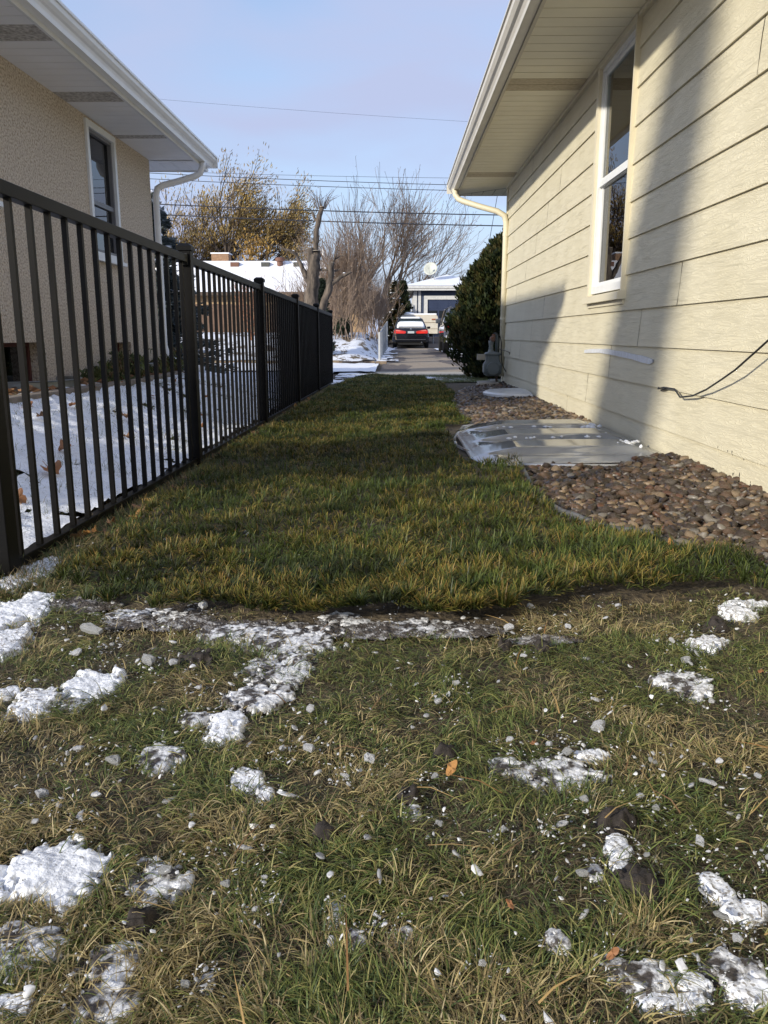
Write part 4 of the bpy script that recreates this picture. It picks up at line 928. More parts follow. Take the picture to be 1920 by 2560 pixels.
dm = MB().box(1.94, 4.56, 50.02, 50.06, .4, 2.70)
for r_ in range(4):
    for c_ in range(4):
        if r_ == 2: continue
        dm.box(2.0+.645*c_, 2.0+.645*c_+.54, 50.005, 50.02, .50+.555*r_, .50+.555*r_+.42)
do = GA.part(dm, 'garage_door', M_NAVYD)
for c_ in range(4): GA.part(MB().box(2.0+.645*c_, 2.0+.645*c_+.54, 50.008, 50.018, 1.62, 2.05), 'pane', mat('dark_door_glass', (.02, .025, .03), .1), parent=do)
GA.part(MB().box(.52, 5.95, 49.45, 49.50, 3.20, 3.47).box(.52, .57, 49.5, 56.6, 3.20, 3.47).box(5.9, 5.95, 49.5, 56.6, 3.2, 3.47), 'fascia', M_WTRIM)
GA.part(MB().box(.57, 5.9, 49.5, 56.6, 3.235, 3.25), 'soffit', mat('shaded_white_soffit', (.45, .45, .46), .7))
GA.part(MB().box(.48, 5.99, 49.40, 49.45, 3.33, 3.46).box(.47, .52, 49.4, 56.6, 3.33, 3.46), 'gutter', M_WTRIM)
GA.part(MB().tube([(.52, 49.6, 3.30), (.52, 49.6, 2.75), (.62, 49.7, 2.55), (1.02, 49.9, 2.38), (1.06, 49.92, 2.3), (1.06, 49.92, .6)], .05, 8), 'downspout', M_WTRIM, smooth=True)
GA.part(MB().add([(.46, 49.38, 3.475), (6.0, 49.38, 3.475), (3.23, 52.6, 4.32), (3.23, 54, 4.32), (6.0, 56.6, 3.475), (.46, 56.6, 3.475)], [(0, 1, 2), (1, 4, 3, 2), (4, 5, 3), (5, 0, 2, 3)]), 'roof', M_ROOFSNOW)
GA.part(MB().lathe([(.02, -.03), (.10, -.02), (.12, .06), (.02, .08)], (1.0, 49.8, 1.0), 'z', 8), 'foundation_vent', M_WTRIM) if False else None
BG = Thing('far_house', (9, 72, .5), 'distant house with grey roof behind the garage', 'house')
BG.part(MB().box(5.5, 16, 72, 80, 0, 4.2), 'wall', mat('far_wall', (.3, .28, .25), .9))
BG.part(MB().add([(4.6, 71.5, 4.2), (17, 71.5, 4.2), (12.5, 76, 6.4), (8.4, 76, 6.4), (17, 80.5, 4.2), (4.6, 80.5, 4.2)], [(0, 1, 2, 3), (1, 4, 2), (4, 5, 3, 2), (5, 0, 3), (0, 5, 4, 1)]), 'roof', mat('dark_grey_roof', (.09, .10, .10), .9))
# satellite dish on a mast
SD = Thing('satellite_dish', (2.28, 51, 3.6), 'pale satellite dish on a mast above the snowy garage roof', 'satellite dish')
m = MB(); S = []
A_ = Vector((-.35, -1, .35)).normalized(); u_ = A_.cross(Vector((0, 0, 1))).normalized(); v_ = u_.cross(A_); cD = Vector((2.15, 50.9, 4.52))
for r_, h_ in ((.02, 0), (.16, .015), (.30, .055), (.40, .10), (.405, .095), (.30, .045), (.16, .003), (.02, -.012)):
    S.append([tuple(cD+A_*h_+(u_*math.cos(6.283*k/20)*1.06+v_*math.sin(6.283*k/20))*r_) for k in range(20)])
SD.part(m.loft(S), 'dish', mat('pale_grey_dish', (.50, .52, .46), .5, (.44, .46, .41), 3), smooth=True)
SD.part(MB().tube([tuple(cD-A_*.02), (2.28, 51.05, 4.30), (2.42, 51.1, 3.75)], .035, 8), 'mast', mat('galvanised_mast', (.4, .4, .4), .5))
SD.part(MB().tube([tuple(cD-v_*.36+A_*.08), tuple(cD-v_*.10+A_*.42)], .015, 6).box(cD.x-.20, cD.x-.08, cD.y-.46, cD.y-.36, cD.z+.0, cD.z+.1), 'feed_arm', mat('pale_grey_dish', (.5, .5, .5)))

# ================================================================== vehicles
M_BLACKP = mat('black_car_paint', (.004, .0045, .006), .2, coat=.35)
M_GREYP = mat('dark_silver_paint', (.20, .21, .225), .25, metal=.4, coat=1.0)
M_CGLASS = mat('car_glass', (.02, .035, .035), .05)
M_RLIGHT = mat('red_tail_lens', (.55, .015, .012), .15, (.75, .03, .02), 30, coat=1.0)
M_RLPALE = mat('pale_red_lens', (.70, .22, .17), .2, coat=1.0)
M_RUBBER = mat('tyre_rubber', (.015, .015, .015), .9)
M_HUB = mat('hub_grey', (.28, .29, .30), .4, metal=.6)
def ring(y, rows):
    """rows: (halfwidth, z) from bottom to top -> closed ring"""
    return [(w_, y, z_) for w_, z_ in rows]+[(-w_, y, z_) for w_, z_ in reversed(rows)]
def wheels(T, x0, y0, z0, hw, ys_, r_):
    for sx in (-1, 1):
        for yy in ys_:
            wo_ = T.part(MB().lathe([(r_*.6, -.10), (r_*.93, -.10), (r_, -.07), (r_, .07), (r_*.93, .10), (r_*.6, .10)], (x0+sx*(hw-.11), y0+yy, z0+r_), 'x', 22), 'wheel', M_RUBBER)
            T.part(MB().lathe([(r_*.6, -.085), (r_*.55, -.06), (r_*.12, -.095), (r_*.12, .095), (r_*.55, .06), (r_*.6, .085)], (x0+sx*(hw-.11), y0+yy, z0+r_), 'x', 16), 'rim', M_HUB, parent=wo_)
def shift(m, x0, y0, z0): m.v = [(a+x0, b+y0, c+z0) for a, b, c in m.v]; return m
cx, cy, cz = .745, 39.0, .02
CAR = Thing('parked_car', (cx, cy, cz), 'black sedan with snow on its roof and rear window, seen from behind on the driveway', 'car')
rows = lambda w_, top, bot=.26: [(w_*.80, bot), (w_*.94, bot+.06), (w_*.985, .48), (w_, .62), (w_*.975, .80), (w_*.90, top-.03), (w_*.80, top)]
S = [ring(.0, rows(.76, .70, .34)), ring(.03, rows(.81, .86, .29)), ring(.10, rows(.845, .93, .26)), ring(.55, rows(.865, .965)), ring(1.1, rows(.875, .97)), ring(3.3, rows(.875, .95)), ring(3.9, rows(.865, .88)), ring(4.55, rows(.83, .76)), ring(4.72, rows(.74, .60, .3))]
bodyo = CAR.part(shift(MB().loft(S), cx, cy, cz), 'body', M_BLACKP, bevel=.012, smooth=False)
S = [[(s*w_, y_, z_) for s, w_, z_ in ((1, a, zb), (1, b, zt), (-1, b, zt), (-1, a, zb))] for y_, a, b, zb, zt in ((.62, .70, .69, .955, .962), (1.25, .74, .52, .96, 1.36), (1.45, .76, .53, .96, 1.405), (2.6, .76, .54, .95, 1.41), (3.45, .73, .70, .94, .955))]
CAR.part(shift(MB().loft(S), cx, cy, cz), 'cabin_glass', M_CGLASS)
S = [[(s*w_, y_, z_) for s, w_, z_ in ((1, b+.015, zt-.012), (1, b-.03, zt+.022), (-1, b-.03, zt+.022), (-1, b+.015, zt-.012))] for y_, b, zt in ((1.24, .53, 1.365), (1.45, .54, 1.408), (2.6, .55, 1.41))]
CAR.part(shift(MB().loft(S), cx, cy, cz), 'roof', M_BLACKP)
m = MB()
for s in (-1, 1): m.tube([(s*.735, .60, .955), (s*.555, 1.24, 1.37)], .030, 6); m.tube([(s*.555, 2.6, 1.40), (s*.73, 3.45, .955)], .028, 6); m.tube([(s*.76, 2.0, .96), (s*.555, 2.0, 1.40)], .028, 6)
CAR.part(shift(m, cx, cy, cz), 'pillar', M_BLACKP)
S = [[(s*w_, y_, z_) for s, w_, z_ in ((1, b, zt), (1, b-.08, zt+h_), (-1, b-.08, zt+h_), (-1, b, zt))] for y_, b, zt, h_ in ((1.34, .47, 1.405, .02), (1.5, .50, 1.43, .05), (2.55, .50, 1.432, .05), (2.65, .45, 1.43, .01))]
CAR.part(shift(MB().loft(S), cx, cy, cz), 'roof_snow', M_ROOFSNOW)
S = [[(s*w_, y_+dy, z_) for s, w_, z_, dy in ((1, a, z0, 0), (1, a*.92, z0+.05, -.05), (.33, a*.98, z0+.058, -.05), (-.33, a*.98, z0+.058, -.05), (-1, a*.92, z0+.05, -.05), (-1, a, z0, 0))] for y_, a, z0 in ((.50, .60, .963), (.60, .66, .968), (.75, .67, 1.045), (.93, .625, 1.165), (.97, .56, 1.195))]
CAR.part(shift(MB().loft(S), cx, cy, cz), 'rear_window_snow', M_ROOFSNOW)
for s in (-1, 1):
    p = [(s*.24, .71), (s*.25, .79), (s*.40, .815), (s*.55, .845), (s*.70, .86), (s*.78, .83), (s*.80, .74), (s*.77, .68), (s*.30, .675)]
    lo = CAR.part(shift(MB().prism(p, 'y', -.018, .10), cx, cy, cz), 'tail_light', M_RLIGHT, bevel=.006)
    p = [(s*.42, .80), (s*.57, .83), (s*.70, .846), (s*.72, .80), (s*.55, .785)]
    CAR.part(shift(MB().prism(p, 'y', -.024, -.016), cx, cy, cz), 'upper_lens', M_RLPALE, parent=lo)
    p = [(s*.34, .715), (s*.36, .745), (s*.68, .755), (s*.70, .72)]
    CAR.part(shift(MB().prism(p, 'y', -.022, -.016), cx, cy, cz), 'brake_lens', mat('bright_red_lens', (.85, .05, .03), .15), parent=lo)
plate = CAR.part(shift(MB().box(-.155, .155, -.022, -.006, .69, .79), cx, cy, cz), 'licence_plate', mat('pale_plate', (.42, .47, .48), .5, (.50, .54, .54), 30))
CAR.part(shift(MB().lathe([(.01, -.012), (.045, -.01), (.045, 0)], (0, .02, .885), 'y', 12), cx, cy, cz), 'emblem', mat('chrome', (.7, .7, .7), .15, metal=1))
S = [ring(y_, [(w_, .30), (w_+.015, .36), (w_+.02, .52), (w_, .60)]) for y_, w_ in ((-.075, .72), (-.05, .80), (.04, .845), (.30, .862))]
CAR.part(shift(MB().loft(S), cx, cy, cz), 'bumper', M_BLACKP, bevel=.01)
CAR.part(shift(MB().box(-.70, .70, -.085, -.075, .395, .415), cx, cy, cz), 'bumper_strip', mat('grey_bumper_strip', (.09, .09, .10), .3))
CAR.part(shift(MB().tube([(.50, -.10, .27), (.50, .3, .27)], .035, 10), cx, cy, cz), 'exhaust_pipe', mat('chrome', (.7, .7, .7)))
CAR.part(shift(MB().box(-.6, .6, .0, 4.4, .16, .27), cx, cy, cz), 'underbody', M_DARKVOID)
wheels(CAR, cx, cy, cz, .875, (.95, 3.75), .31)
for s in (-1, 1): CAR.part(shift(MB().prism([(s*.86, .93), (s*.88, 1.03), (s*1.02, 1.04), (s*1.05, .98), (s*1.0, .92)], 'y', 2.95, 3.08), cx, cy, cz), 'wing_mirror', M_BLACKP, bevel=.01)
# dark silver vehicle half hidden by the bush
sx0, sy0, sz0 = 2.62, 28.2, .02
SUV = Thing('parked_suv', (sx0, sy0, sz0), 'dark silver sport utility vehicle mostly hidden by the arborvitae', 'car')
rows = lambda w_, top, bot=.34: [(w_*.86, bot), (w_*.96, bot+.06), (w_*.99, .55), (w_, .75), (w_*.98, .92), (w_*.95, top-.02), (w_*.90, top)]
S = [ring(.0, rows(.86, .98, .40)), ring(.06, rows(.91, 1.02)), ring(.5, rows(.94, 1.03)), ring(3.4, rows(.94, 1.0)), ring(4.5, rows(.90, .92)), ring(4.7, rows(.82, .75))]
SUV.part(shift(MB().loft(S), sx0, sy0, sz0), 'body', M_GREYP, bevel=.015)
S = [[(s*w_, y_, z_) for s, w_, z_ in ((1, a, 1.0), (1, b, zt), (-1, b, zt), (-1, a, 1.0))] for y_, a, b, zt in ((.05, .87, .74, 1.02), (.30, .88, .73, 1.48), (.5, .88, .74, 1.52), (2.8, .87, .74, 1.52), (3.7, .86, .82, 1.02))]
SUV.part(shift(MB().loft(S), sx0, sy0, sz0), 'cabin_glass', M_CGLASS)
m = MB()
for s in (-1, 1): m.tube([(s*.89, .04, 1.02), (s*.76, .29, 1.5)], .045, 6); m.tube([(s*.895, 1.2, 1.02), (s*.76, 1.2, 1.52)], .03, 6); m.tube([(s*.76, .3, 1.52), (s*.76, 2.8, 1.54), (s*.86, 3.7, 1.03)], .035, 6)
m.box(-.75, .75, .30, 2.8, 1.51, 1.555)
SUV.part(shift(m, sx0, sy0, sz0), 'roof_frame', M_GREYP)
m = MB()
for s in (-1, 1): m.tube([(s*.66, .6, 1.60), (s*.66, 2.6, 1.60)], .018, 6)
SUV.part(shift(m, sx0, sy0, sz0), 'roof_rack', M_HUB)
for s in (-1, 1):
    lo = SUV.part(shift(MB().box(s*.80-.10, s*.80+.12, -.03, .14, .86, 1.0), sx0, sy0, sz0), 'tail_light', M_RLIGHT, bevel=.02)
    SUV.part(shift(MB().box(s*.80-.09, s*.80+.11, -.035, .12, 1.001, 1.09), sx0, sy0, sz0), 'clear_lens', M_WHITE, parent=lo, bevel=.02)
    SUV.part(shift(MB().box(s*1.0-.10, s*1.0+.10, 2.9, 3.02, 1.05, 1.22), sx0, sy0, sz0), 'wing_mirror', M_GREYP, bevel=.03)
SUV.part(shift(MB().box(-.90, .90, -.10, .10, .38, .62), sx0, sy0, sz0), 'bumper', mat('light_silver_bumper', (.42, .43, .45), .35), bevel=.03)
SUV.part(shift(MB().box(-.26, .26, -.02, -.004, .74, .88), sx0, sy0, sz0), 'licence_plate', mat('pale_plate', (.5, .5, .5)))
wheels(SUV, sx0, sy0, sz0, .94, (.9, 3.7), .34)
# pop-up camper with snow
kx, ky, kz = 1.08, 44.0, float(g(1.1, 44))
CP = Thing('camper_trailer', (kx, ky, kz), 'cream folded camper trailer with snow on top behind the black sedan', 'trailer')
def rbox(x0, x1, z0, z1, r_, n=5):
    pts = []
    for (a, b, t0) in ((x1-r_, z1-r_, 0), (x0+r_, z1-r_, 90)):
        for k in range(n): t_ = R(t0+90*k/(n-1)); pts.append((a+r_*math.cos(t_), b+r_*math.sin(t_)))
    return pts+[(x0, z0), (x1, z0)]
CP.part(shift(MB().prism(rbox(-1.22, 1.20, .52, 1.52, .18), 'y', 0, 1.9), kx, ky, kz), 'camper_body', mat('cream_camper_shell', (.60, .54, .43), .4, (.66, .61, .51), 3), bevel=.03)
CP.part(shift(MB().box(-1.23, 1.21, -.012, -.001, 1.10, 1.13).box(-1.23, 1.21, -.012, -.001, .78, .80), kx, ky, kz), 'trim_line', mat('tan_stripe', (.3, .24, .17), .5))
CP.part(shift(MB().box(.86, 1.06, -.03, -.001, 1.24, 1.31), kx, ky, kz), 'marker_light', mat('amber_lens', (.35, .12, .05), .4))
CP.part(shift(MB().prism(rbox(-1.16, 1.12, 1.50, 1.58, .04), 'y', .03, 1.86).lathe([(.30, 1.57), (.26, 1.63), (.1, 1.66)], (-.35, .6, 0), 'z', 12), kx, ky, kz), 'top_snow', M_ROOFSNOW, bevel=.02)
CP.part(shift(MB().box(-.9, 1.0, .2, 1.7, .40, .52), kx, ky, kz), 'chassis', M_DARKVOID)
for s in (.5,): 
    for yy in (.1, 1.75): CP.part(shift(MB().lathe([(.15, -.09), (.28, -.09), (.31, 0), (.28, .09), (.15, .09)], (.62, yy, .31), 'x', 18), kx, ky, kz), 'wheel', M_RUBBER)
CP.part(shift(MB().tube([(.95, .2, .5), (.95, .2, 0)], .03, 6).tube([(-1.0, .2, .5), (-1.0, .2, 0)], .03, 6), kx, ky, kz), 'stabiliser_leg', M_HUB)

# ================================================================== chain link fence and garden edge
CL = Thing('chain_link_fence', (-.42, 22.5, -.08), 'pale chain link fence along the left side of the driveway', 'fence')
M_GALV = mat('galvanised_wire', (.34, .35, .35), .5, (.42, .43, .43), 9)
bz = lambda y: -.08+.16*(y-22.5)/13.5
tz = lambda y: .70+.49*(y-22.5)/13.5
fx = lambda y: -.42+.005*(y-22.5)
CL.part(MB().tube([(fx(22.5), 22.5, tz(22.5)), (fx(36), 36, tz(36))], .022, 6), 'top_rail', M_GALV)
for k in range(7):
    y = 22.5+2.25*k; CL.part(MB().tube([(fx(y), y, bz(y)-.1), (fx(y), y, tz(y)+.03)], .030 if k else .04, 8), 'fence_post', M_GALV)
m = MB(); y = 22.5
while y < 36:
    H_ = tz(y)-bz(y)
    for s in (1, -1):
        y2 = y+H_*.7
        a = (fx(y), y, bz(y) if s > 0 else tz(y)); b = (fx(y2), min(y2, 36), tz(y2) if s > 0 else bz(y2))
        m.tube([a, b], .003, 3, cap=False)
    y += .11
CL.part(m, 'wire_mesh', M_GALV)
ge = MB(); rr = random.Random(3)
for k in range(46):
    x = -14+.3*k; ge.box(x, x+.285, 20.9+rr.uniform(-.02, .02), 21.02, float(g(x, 21))-.1, float(g(x, 21))+.085+rr.uniform(-.01, .01))
tag(ge.build('garden_edging_blocks', mat('old_brick_edging', (.22, .15, .10), .9, (.30, .24, .17), 6), bevel=.01), 'low row of tan edging blocks between two snow strips', 'edging')

# ================================================================== overhead wires
WS = [((-7.97, 8.54), (2.42, 7.81), .0035), ((-8.51, 6.245), (1.70, 5.99), .006), ((-8.51, 6.17), (1.95, 5.76), .011), ((-8.28, 5.97), (1.87, 5.58), .011), ((-8.17, 5.13), (3.92, 4.75), .020), ((-8.19, 4.785), (3.85, 4.39), .020)]
WL = ['topmost faint overhead wire crossing the sky', 'second faint overhead wire from the top', 'third overhead wire, upper of the middle pair', 'fourth overhead wire, lower of the middle pair', 'upper of the two thick dark overhead wires', 'lowest thick dark overhead wire crossing the bare trees']
M_WIRE = mat('dark_wire', (.02, .022, .03), .6)
for ((a, b), (c, d), r_), lb_ in zip(WS, WL):
    s_ = (d-b)/(c-a); pts = []
    for k in range(25):
        x = -26+52*k/24; pts.append((x, 30, b+s_*(x-a)+.0012*((x-(a+c)/2)**2)-.0012*((c-a)/2)**2*.66))
    tag(MB().tube(pts, r_, 5).build('overhead_wire', M_WIRE, smooth=True), lb_, 'wire', 'overhead wires')
tag(MB().tube([(3.95, 30, 7.6), (3.72, 30, 6.4), (3.5, 30, 5.0), (3.25, 30, 3.4), (3.15, 30, 1.6)], .011, 5).build('service_cable', M_WIRE, smooth=True), 'thin steep cable dropping behind the arborvitae', 'wire')

# ================================================================== snow, ice, clods and grass in the foreground
PATCH = [(-0.439,0.901,0.089,0.065,'s'),(-0.304,0.885,0.044,0.042,'i'),(-0.432,0.75,0.036,0.036,'i'),(-0.414,0.778,0.047,0.028,'i'),(-0.308,0.752,0.038,0.041,'i'),(-0.298,0.696,0.043,0.026,'i'),(-0.393,0.689,0.028,0.017,'s'),(-0.935,1.876,0.069,0.161,'s'),(-0.866,1.694,0.047,0.111,'s'),(-1.054,2.205,0.067,0.158,'s'),(-0.59,1.456,0.053,0.08,'s'),(-0.669,1.375,0.052,0.06,'s'),(-0.595,1.386,0.035,0.042,'i'),(-0.744,1.433,0.022,0.031,'s'),(-0.589,1.854,0.124,0.072,'i'),(-0.375,1.743,0.075,0.058,'i'),(-0.243,1.716,0.115,0.09,'i'),(-0.24,1.549,0.072,0.094,'i'),(-0.257,1.42,0.057,0.08,'i'),(-0.295,1.299,0.039,0.072,'s'),(-0.358,1.324,0.025,0.025,'i'),(0.053,1.793,0.12,0.055,'i'),(-0.125,1.838,0.067,0.045,'i'),(-0.377,1.174,0.037,0.051,'i'),(0.25,1.147,0.069,0.049,'i'),(0.19,1.16,0.037,0.035,'i'),(0.326,1.209,0.034,0.018,'s'),(0.696,1.701,0.05,0.05,'s'),(0.845,1.9,0.04,0.054,'s'),(0.906,1.963,0.059,0.032,'s'),(0.577,1.493,0.055,0.054,'i'),(0.4,0.882,0.017,0.03,'s'),(0.421,0.843,0.03,0.017,'s'),(0.303,0.968,0.02,0.032,'s'),(0.294,0.925,0.013,0.019,'s'),(0.274,0.741,0.037,0.024,'i'),(0.319,0.729,0.029,0.017,'s'),(0.294,0.71,0.036,0.015,'s'),(0.366,0.748,0.035,0.027,'i'),(0.373,0.717,0.029,0.024,'s'),(0.242,0.75,0.02,0.02,'i'),(0.184,0.786,0.016,0.016,'i'),(-0.229,1.121,0.025,0.033,'s'),(-0.191,1.083,0.015,0.022,'s'),(0.026,1.039,0.019,0.029,'i'),(0.011,0.798,0.016,0.013,'i'),(-0.042,0.79,0.015,0.014,'i'),(-0.069,0.831,0.011,0.027,'s'),(-0.197,0.725,0.011,0.014,'i'),(0.258,0.91,0.012,0.013,'i')]
DIRT = [(0.309,1.015,0.036,0.031),(0.311,0.889,0.034,0.036),(0.759,1.797,0.028,0.043),(0.02,1.074,0.027,0.027),(-0.297,0.809,0.027,0.03),(0.083,1.202,0.03,0.027),(-0.414,1.595,0.059,0.062),(0.322,1.656,0.025,0.031),(0.243,1.668,0.02,0.027),(-0.095,0.978,0.025,0.018)]
CHUNK = [(-0.375,1.428,0.008,0.01),(-0.505,1.551,0.019,0.021),(-0.456,1.547,0.015,0.019),(-0.008,1.923,0.015,0.02),(0.262,1.76,0.015,0.019),(0.586,2.283,0.016,0.021),(0.715,2.207,0.016,0.021),(-0.47,1.875,0.016,0.021),(0.353,1.283,0.019,0.02),(0.41,1.166,0.009,0.01),(0.473,1.105,0.013,0.017),(0.282,1.195,0.01,0.013),(-0.152,1.34,0.012,0.014),(-0.04,1.168,0.012,0.015),(-0.139,1.199,0.014,0.013),(-0.443,1.156,0.013,0.016),(-0.516,1.193,0.011,0.014),(-0.528,1.179,0.004,0.005),(-0.517,1.061,0.014,0.013),(-0.288,0.891,0.01,0.013),(0.232,0.995,0.009,0.011),(0.238,0.892,0.009,0.01),(-0.162,0.823,0.005,0.007),(-0.016,0.811,0.002,0.002),(-0.146,0.837,0.004,0.005),(-0.206,0.867,0.007,0.009),(-0.161,0.88,0.004,0.005),(0.408,0.959,0.009,0.011),(0.614,1.687,0.01,0.013),(0.329,0.93,0.005,0.006),(0.272,1.592,0.008,0.01),(0.278,1.057,0.008,0.011),(0.548,1.889,0.011,0.015),(0.401,1.768,0.01,0.013),(0.095,0.743,0.006,0.005),(0.375,1.038,0.006,0.008),(0.373,1.385,0.009,0.011),(0.256,1.219,0.008,0.011),(0.081,1.376,0.01,0.013),(0.12,1.455,0.008,0.011),(0.193,1.233,0.007,0.009),(0.607,1.573,0.013,0.016),(0.585,1.383,0.009,0.011),(0.36,1.067,0.007,0.009),(0.484,0.927,0.005,0.006),(0.064,0.996,0.006,0.008),(-0.196,0.937,0.01,0.009),(0.149,0.983,0.006,0.007),(0.558,1.125,0.009,0.011),(0.381,0.818,0.01,0.009),(0.385,0.782,0.006,0.008),(-0.215,0.709,0.007,0.006),(-0.481,1.032,0.006,0.007),(-0.435,0.999,0.005,0.007),(0.219,0.987,0.004,0.005),(0.063,1.118,0.007,0.008),(-0.075,1.117,0.007,0.008),(-0.183,1.198,0.006,0.008),(-0.494,1.75,0.009,0.011),(-0.689,1.724,0.03,0.02),(-0.675,1.592,0.016,0.017),(-0.614,1.643,0.006,0.008)]
LEAFS = [(0.088,1.116,0.017,0.016),(0.843,2.375,0.014,0.082),(0.227,1.203,0.009,0.012),(0.724,1.495,0.007,0.017),(0.236,0.746,0.008,0.005),(0.136,0.822,0.008,0.006)]
GTOP = lambda x, y: g(x, y)
def pmask(x, y, grow_=1.0, kinds='si'):
    r = np.full(np.shape(x), -9.0)
    for (cx_, cy_, rx, ry, k) in PATCH:
        if k not in kinds: continue
        d = 1-np.hypot((x-cx_)/(rx*grow_), (y-cy_)/(ry*grow_)); r = np.maximum(r, d)
    return r
warp = lambda x, y: .55*(fbm(x, y, 26, 3, 31)-.5)+.35*(fbm(x, y, 80, 2, 35)-.5)
def patch(i, cx_, cy_, rx, ry, k, label, group=None, dirtm=None):
    res = .0028
    ex = 1.5; X, Y = np.meshgrid(np.arange(cx_-rx*ex, cx_+rx*ex, res), np.arange(cy_-ry*ex, cy_+ry*ex, res))
    d = 1-np.hypot((X-cx_)/rx, (Y-cy_)/ry)+warp(X, Y)*1.7
    n1 = fbm(X, Y, 34, 4, 40+i); n2 = fbm(X, Y, 95, 3, 50)
    hk = min(1, min(rx, ry)/.07)
    if k == 's': h = (sm(d/.28)*(.003+.013*fbm(X, Y, 20, 3, 40+i))+.005*n2+.0010*rng.random(X.shape))*(.6+.4*hk)-.004; keep = (d > .02) & (n1+.75*n2+.12*rng.random(X.shape) > .82-.52*sm(d/.75))
    elif k == 'i': h = sm(d/.4)*(.000+.006*n1)+.003*n2+.0012*rng.random(X.shape)-.002; keep = (d > .02) & (n1+.75*n2+.15*rng.random(X.shape) > .70)
    else: h = sm(d/.5)*(.006+.018*n1)+.014*n2-.004; keep = d > -.02
    base = g(X, Y)+{'s': .007, 'i': .009, 'd': .006}[k]+.010*(fbm(X, Y, 9, 2, 4)-.5)
    Z = np.where(keep, base+h, base-.01); ny, nx = X.shape
    idx = (np.arange(ny-1)[:, None]*nx+np.arange(nx-1)[None]); kk = keep[:-1, :-1] | keep[1:, :-1] | keep[:-1, 1:] | keep[1:, 1:]
    idx = idx[kk].ravel()
    if not len(idx): return
    F = np.stack([idx, idx+1, idx+1+nx, idx+nx], 1); used = np.unique(F); mp_ = np.zeros(nx*ny, int); mp_[used] = np.arange(len(used))
    V = np.stack([X.ravel(), Y.ravel(), Z.ravel()], 1)[used]
    z0 = float(g(cx_, cy_)); V -= np.array([cx_, cy_, z0])
    nm = {'s': 'snow_patch', 'i': 'ice_patch', 'd': 'soil_clod'}[k]
    o = np_mesh(nm, V, mp_[F], {'s': M_SNOW if i in (0, 7, 10, 19) else M_SNOWD, 'i': M_ICE, 'd': M_DIRT}[k], smooth=True); o.location = (cx_, cy_, z0)
    tag(o, label, {'s': 'snow', 'i': 'ice', 'd': 'soil'}[k], group)
PL = {0: 'largest bright snow patch at the lower left edge of the grass', 7: 'long bright snow patch in front of the near fence post', 8: 'snow patch at the left edge below the fence post', 9: 'crumbly snow heap at the foot of the near fence post', 10: 'lumpy white snow clod on the left grass below the soil strip',
      11: 'flat snow clump at the left beside the lumpy white clod', 19: 'white snow clump at the near end of the icy trail', 16: 'widest icy patch where the trail meets the sod edge', 14: 'thin frosty ice layer on the soil at the left front edge of the sod', 24: 'broad speckled ice patch right of centre in the grass',
      27: 'snow patch on the right grass in front of the river rocks', 31: 'upper of two white snow lumps at the lower right edge', 33: 'white snow lump touching the dark soil clod at the lower right', 36: 'snow patch in the bottom right group, left part', 39: 'snow patch in the bottom right corner', 47: 'upright pale snow lump near the bottom centre'}
for i, (a, b, c, d, k) in enumerate(PATCH):
    patch(i, a, b, c, d, k, PL.get(i) or {'s': 'small white snow patch pressed into the foreground grass', 'i': 'small thin patch of greyish thawing ice in the foreground grass'}[k], {'s': 'snow patches in the foreground', 'i': 'thawing ice patches in the foreground'}[k])
DL = ['dark soil clod above the white snow lump at the lower right', 'larger dark soil clod under the white snow lump at the lower right', 'dark soil lump on the grass below the river rocks']
for i, (a, b, c, d) in enumerate(DIRT):
    patch(i+60, a, b, c*(.85 if i < 3 else .8), d*(.85 if i < 3 else .8), 'd', DL[i] if i < 3 else 'small dark patch of bare soil in the foreground grass', 'soil clods in the foreground')
# bare grey soil strip along the front edge of the sod
ST = [(-.78, 1.93, .10, .06), (-.55, 1.80, .16, .055), (-.3, 1.76, .16, .06), (-.05, 1.75, .16, .05), (.15, 1.76, .12, .045), (.33, 1.70, .08, .03)]
def stripm(X, Y):
    r = np.full(X.shape, -9.0)
    for (a, b, c, d) in ST: r = np.maximum(r, 1-np.hypot((X-a)/c, (Y-b)/d))
    return r+warp(X, Y)
sheet('bare_soil_strip', -.98, .5, 1.6, 2.05, .004, patchy_mat('frosted_soil', (.045, .036, .030), (.13, .11, .095), (.46, .45, .45), 38, .50, .60, 170), .0045, .0045, mask=lambda X, Y: stripm(X, Y) > 0, noise=lambda X, Y: .010*fbm(X, Y, 40, 3, 3)+.004*rng.random(X.shape))
# loose snow chunks
M_GREYICE = mat('grey_ice', (.46, .47, .47), .35, (.62, .63, .64), 30, 5, bump=.004, bscale=90)
def chunk_mesh(seed):
    V_, F_ = ico(2, seed*7+1, (1, 1, .62), .42); return V_, F_
def plate(seed, th=.35):
    rd = random.Random(seed*13+5); n = rd.randint(6, 9); V_ = []; 
    rr = [rd.uniform(.55, 1.1) for _ in range(n)]
    for lv, (sc, z) in enumerate(((.82, -th), (1, -th*.2), (.92, th*.5), (.55, th*.85))):
        for k in range(n): t = 6.283*(k+.3*rd.random())/n; V_.append((rr[k]*sc*math.cos(t), rr[k]*sc*math.sin(t), z+rd.uniform(-.13, .13)))
    V_.append((rd.uniform(-.1, .1), 0, th)); F_ = [tuple(range(n-1, -1, -1))]
    for l in range(3): F_ += [(l*n+k, l*n+(k+1) % n, (l+1)*n+(k+1) % n, (l+1)*n+k) for k in range(n)]
    F_ += [(3*n+k, 3*n+(k+1) % n, 4*n) for k in range(n)]
    return np.array(V_), F_
cms = []
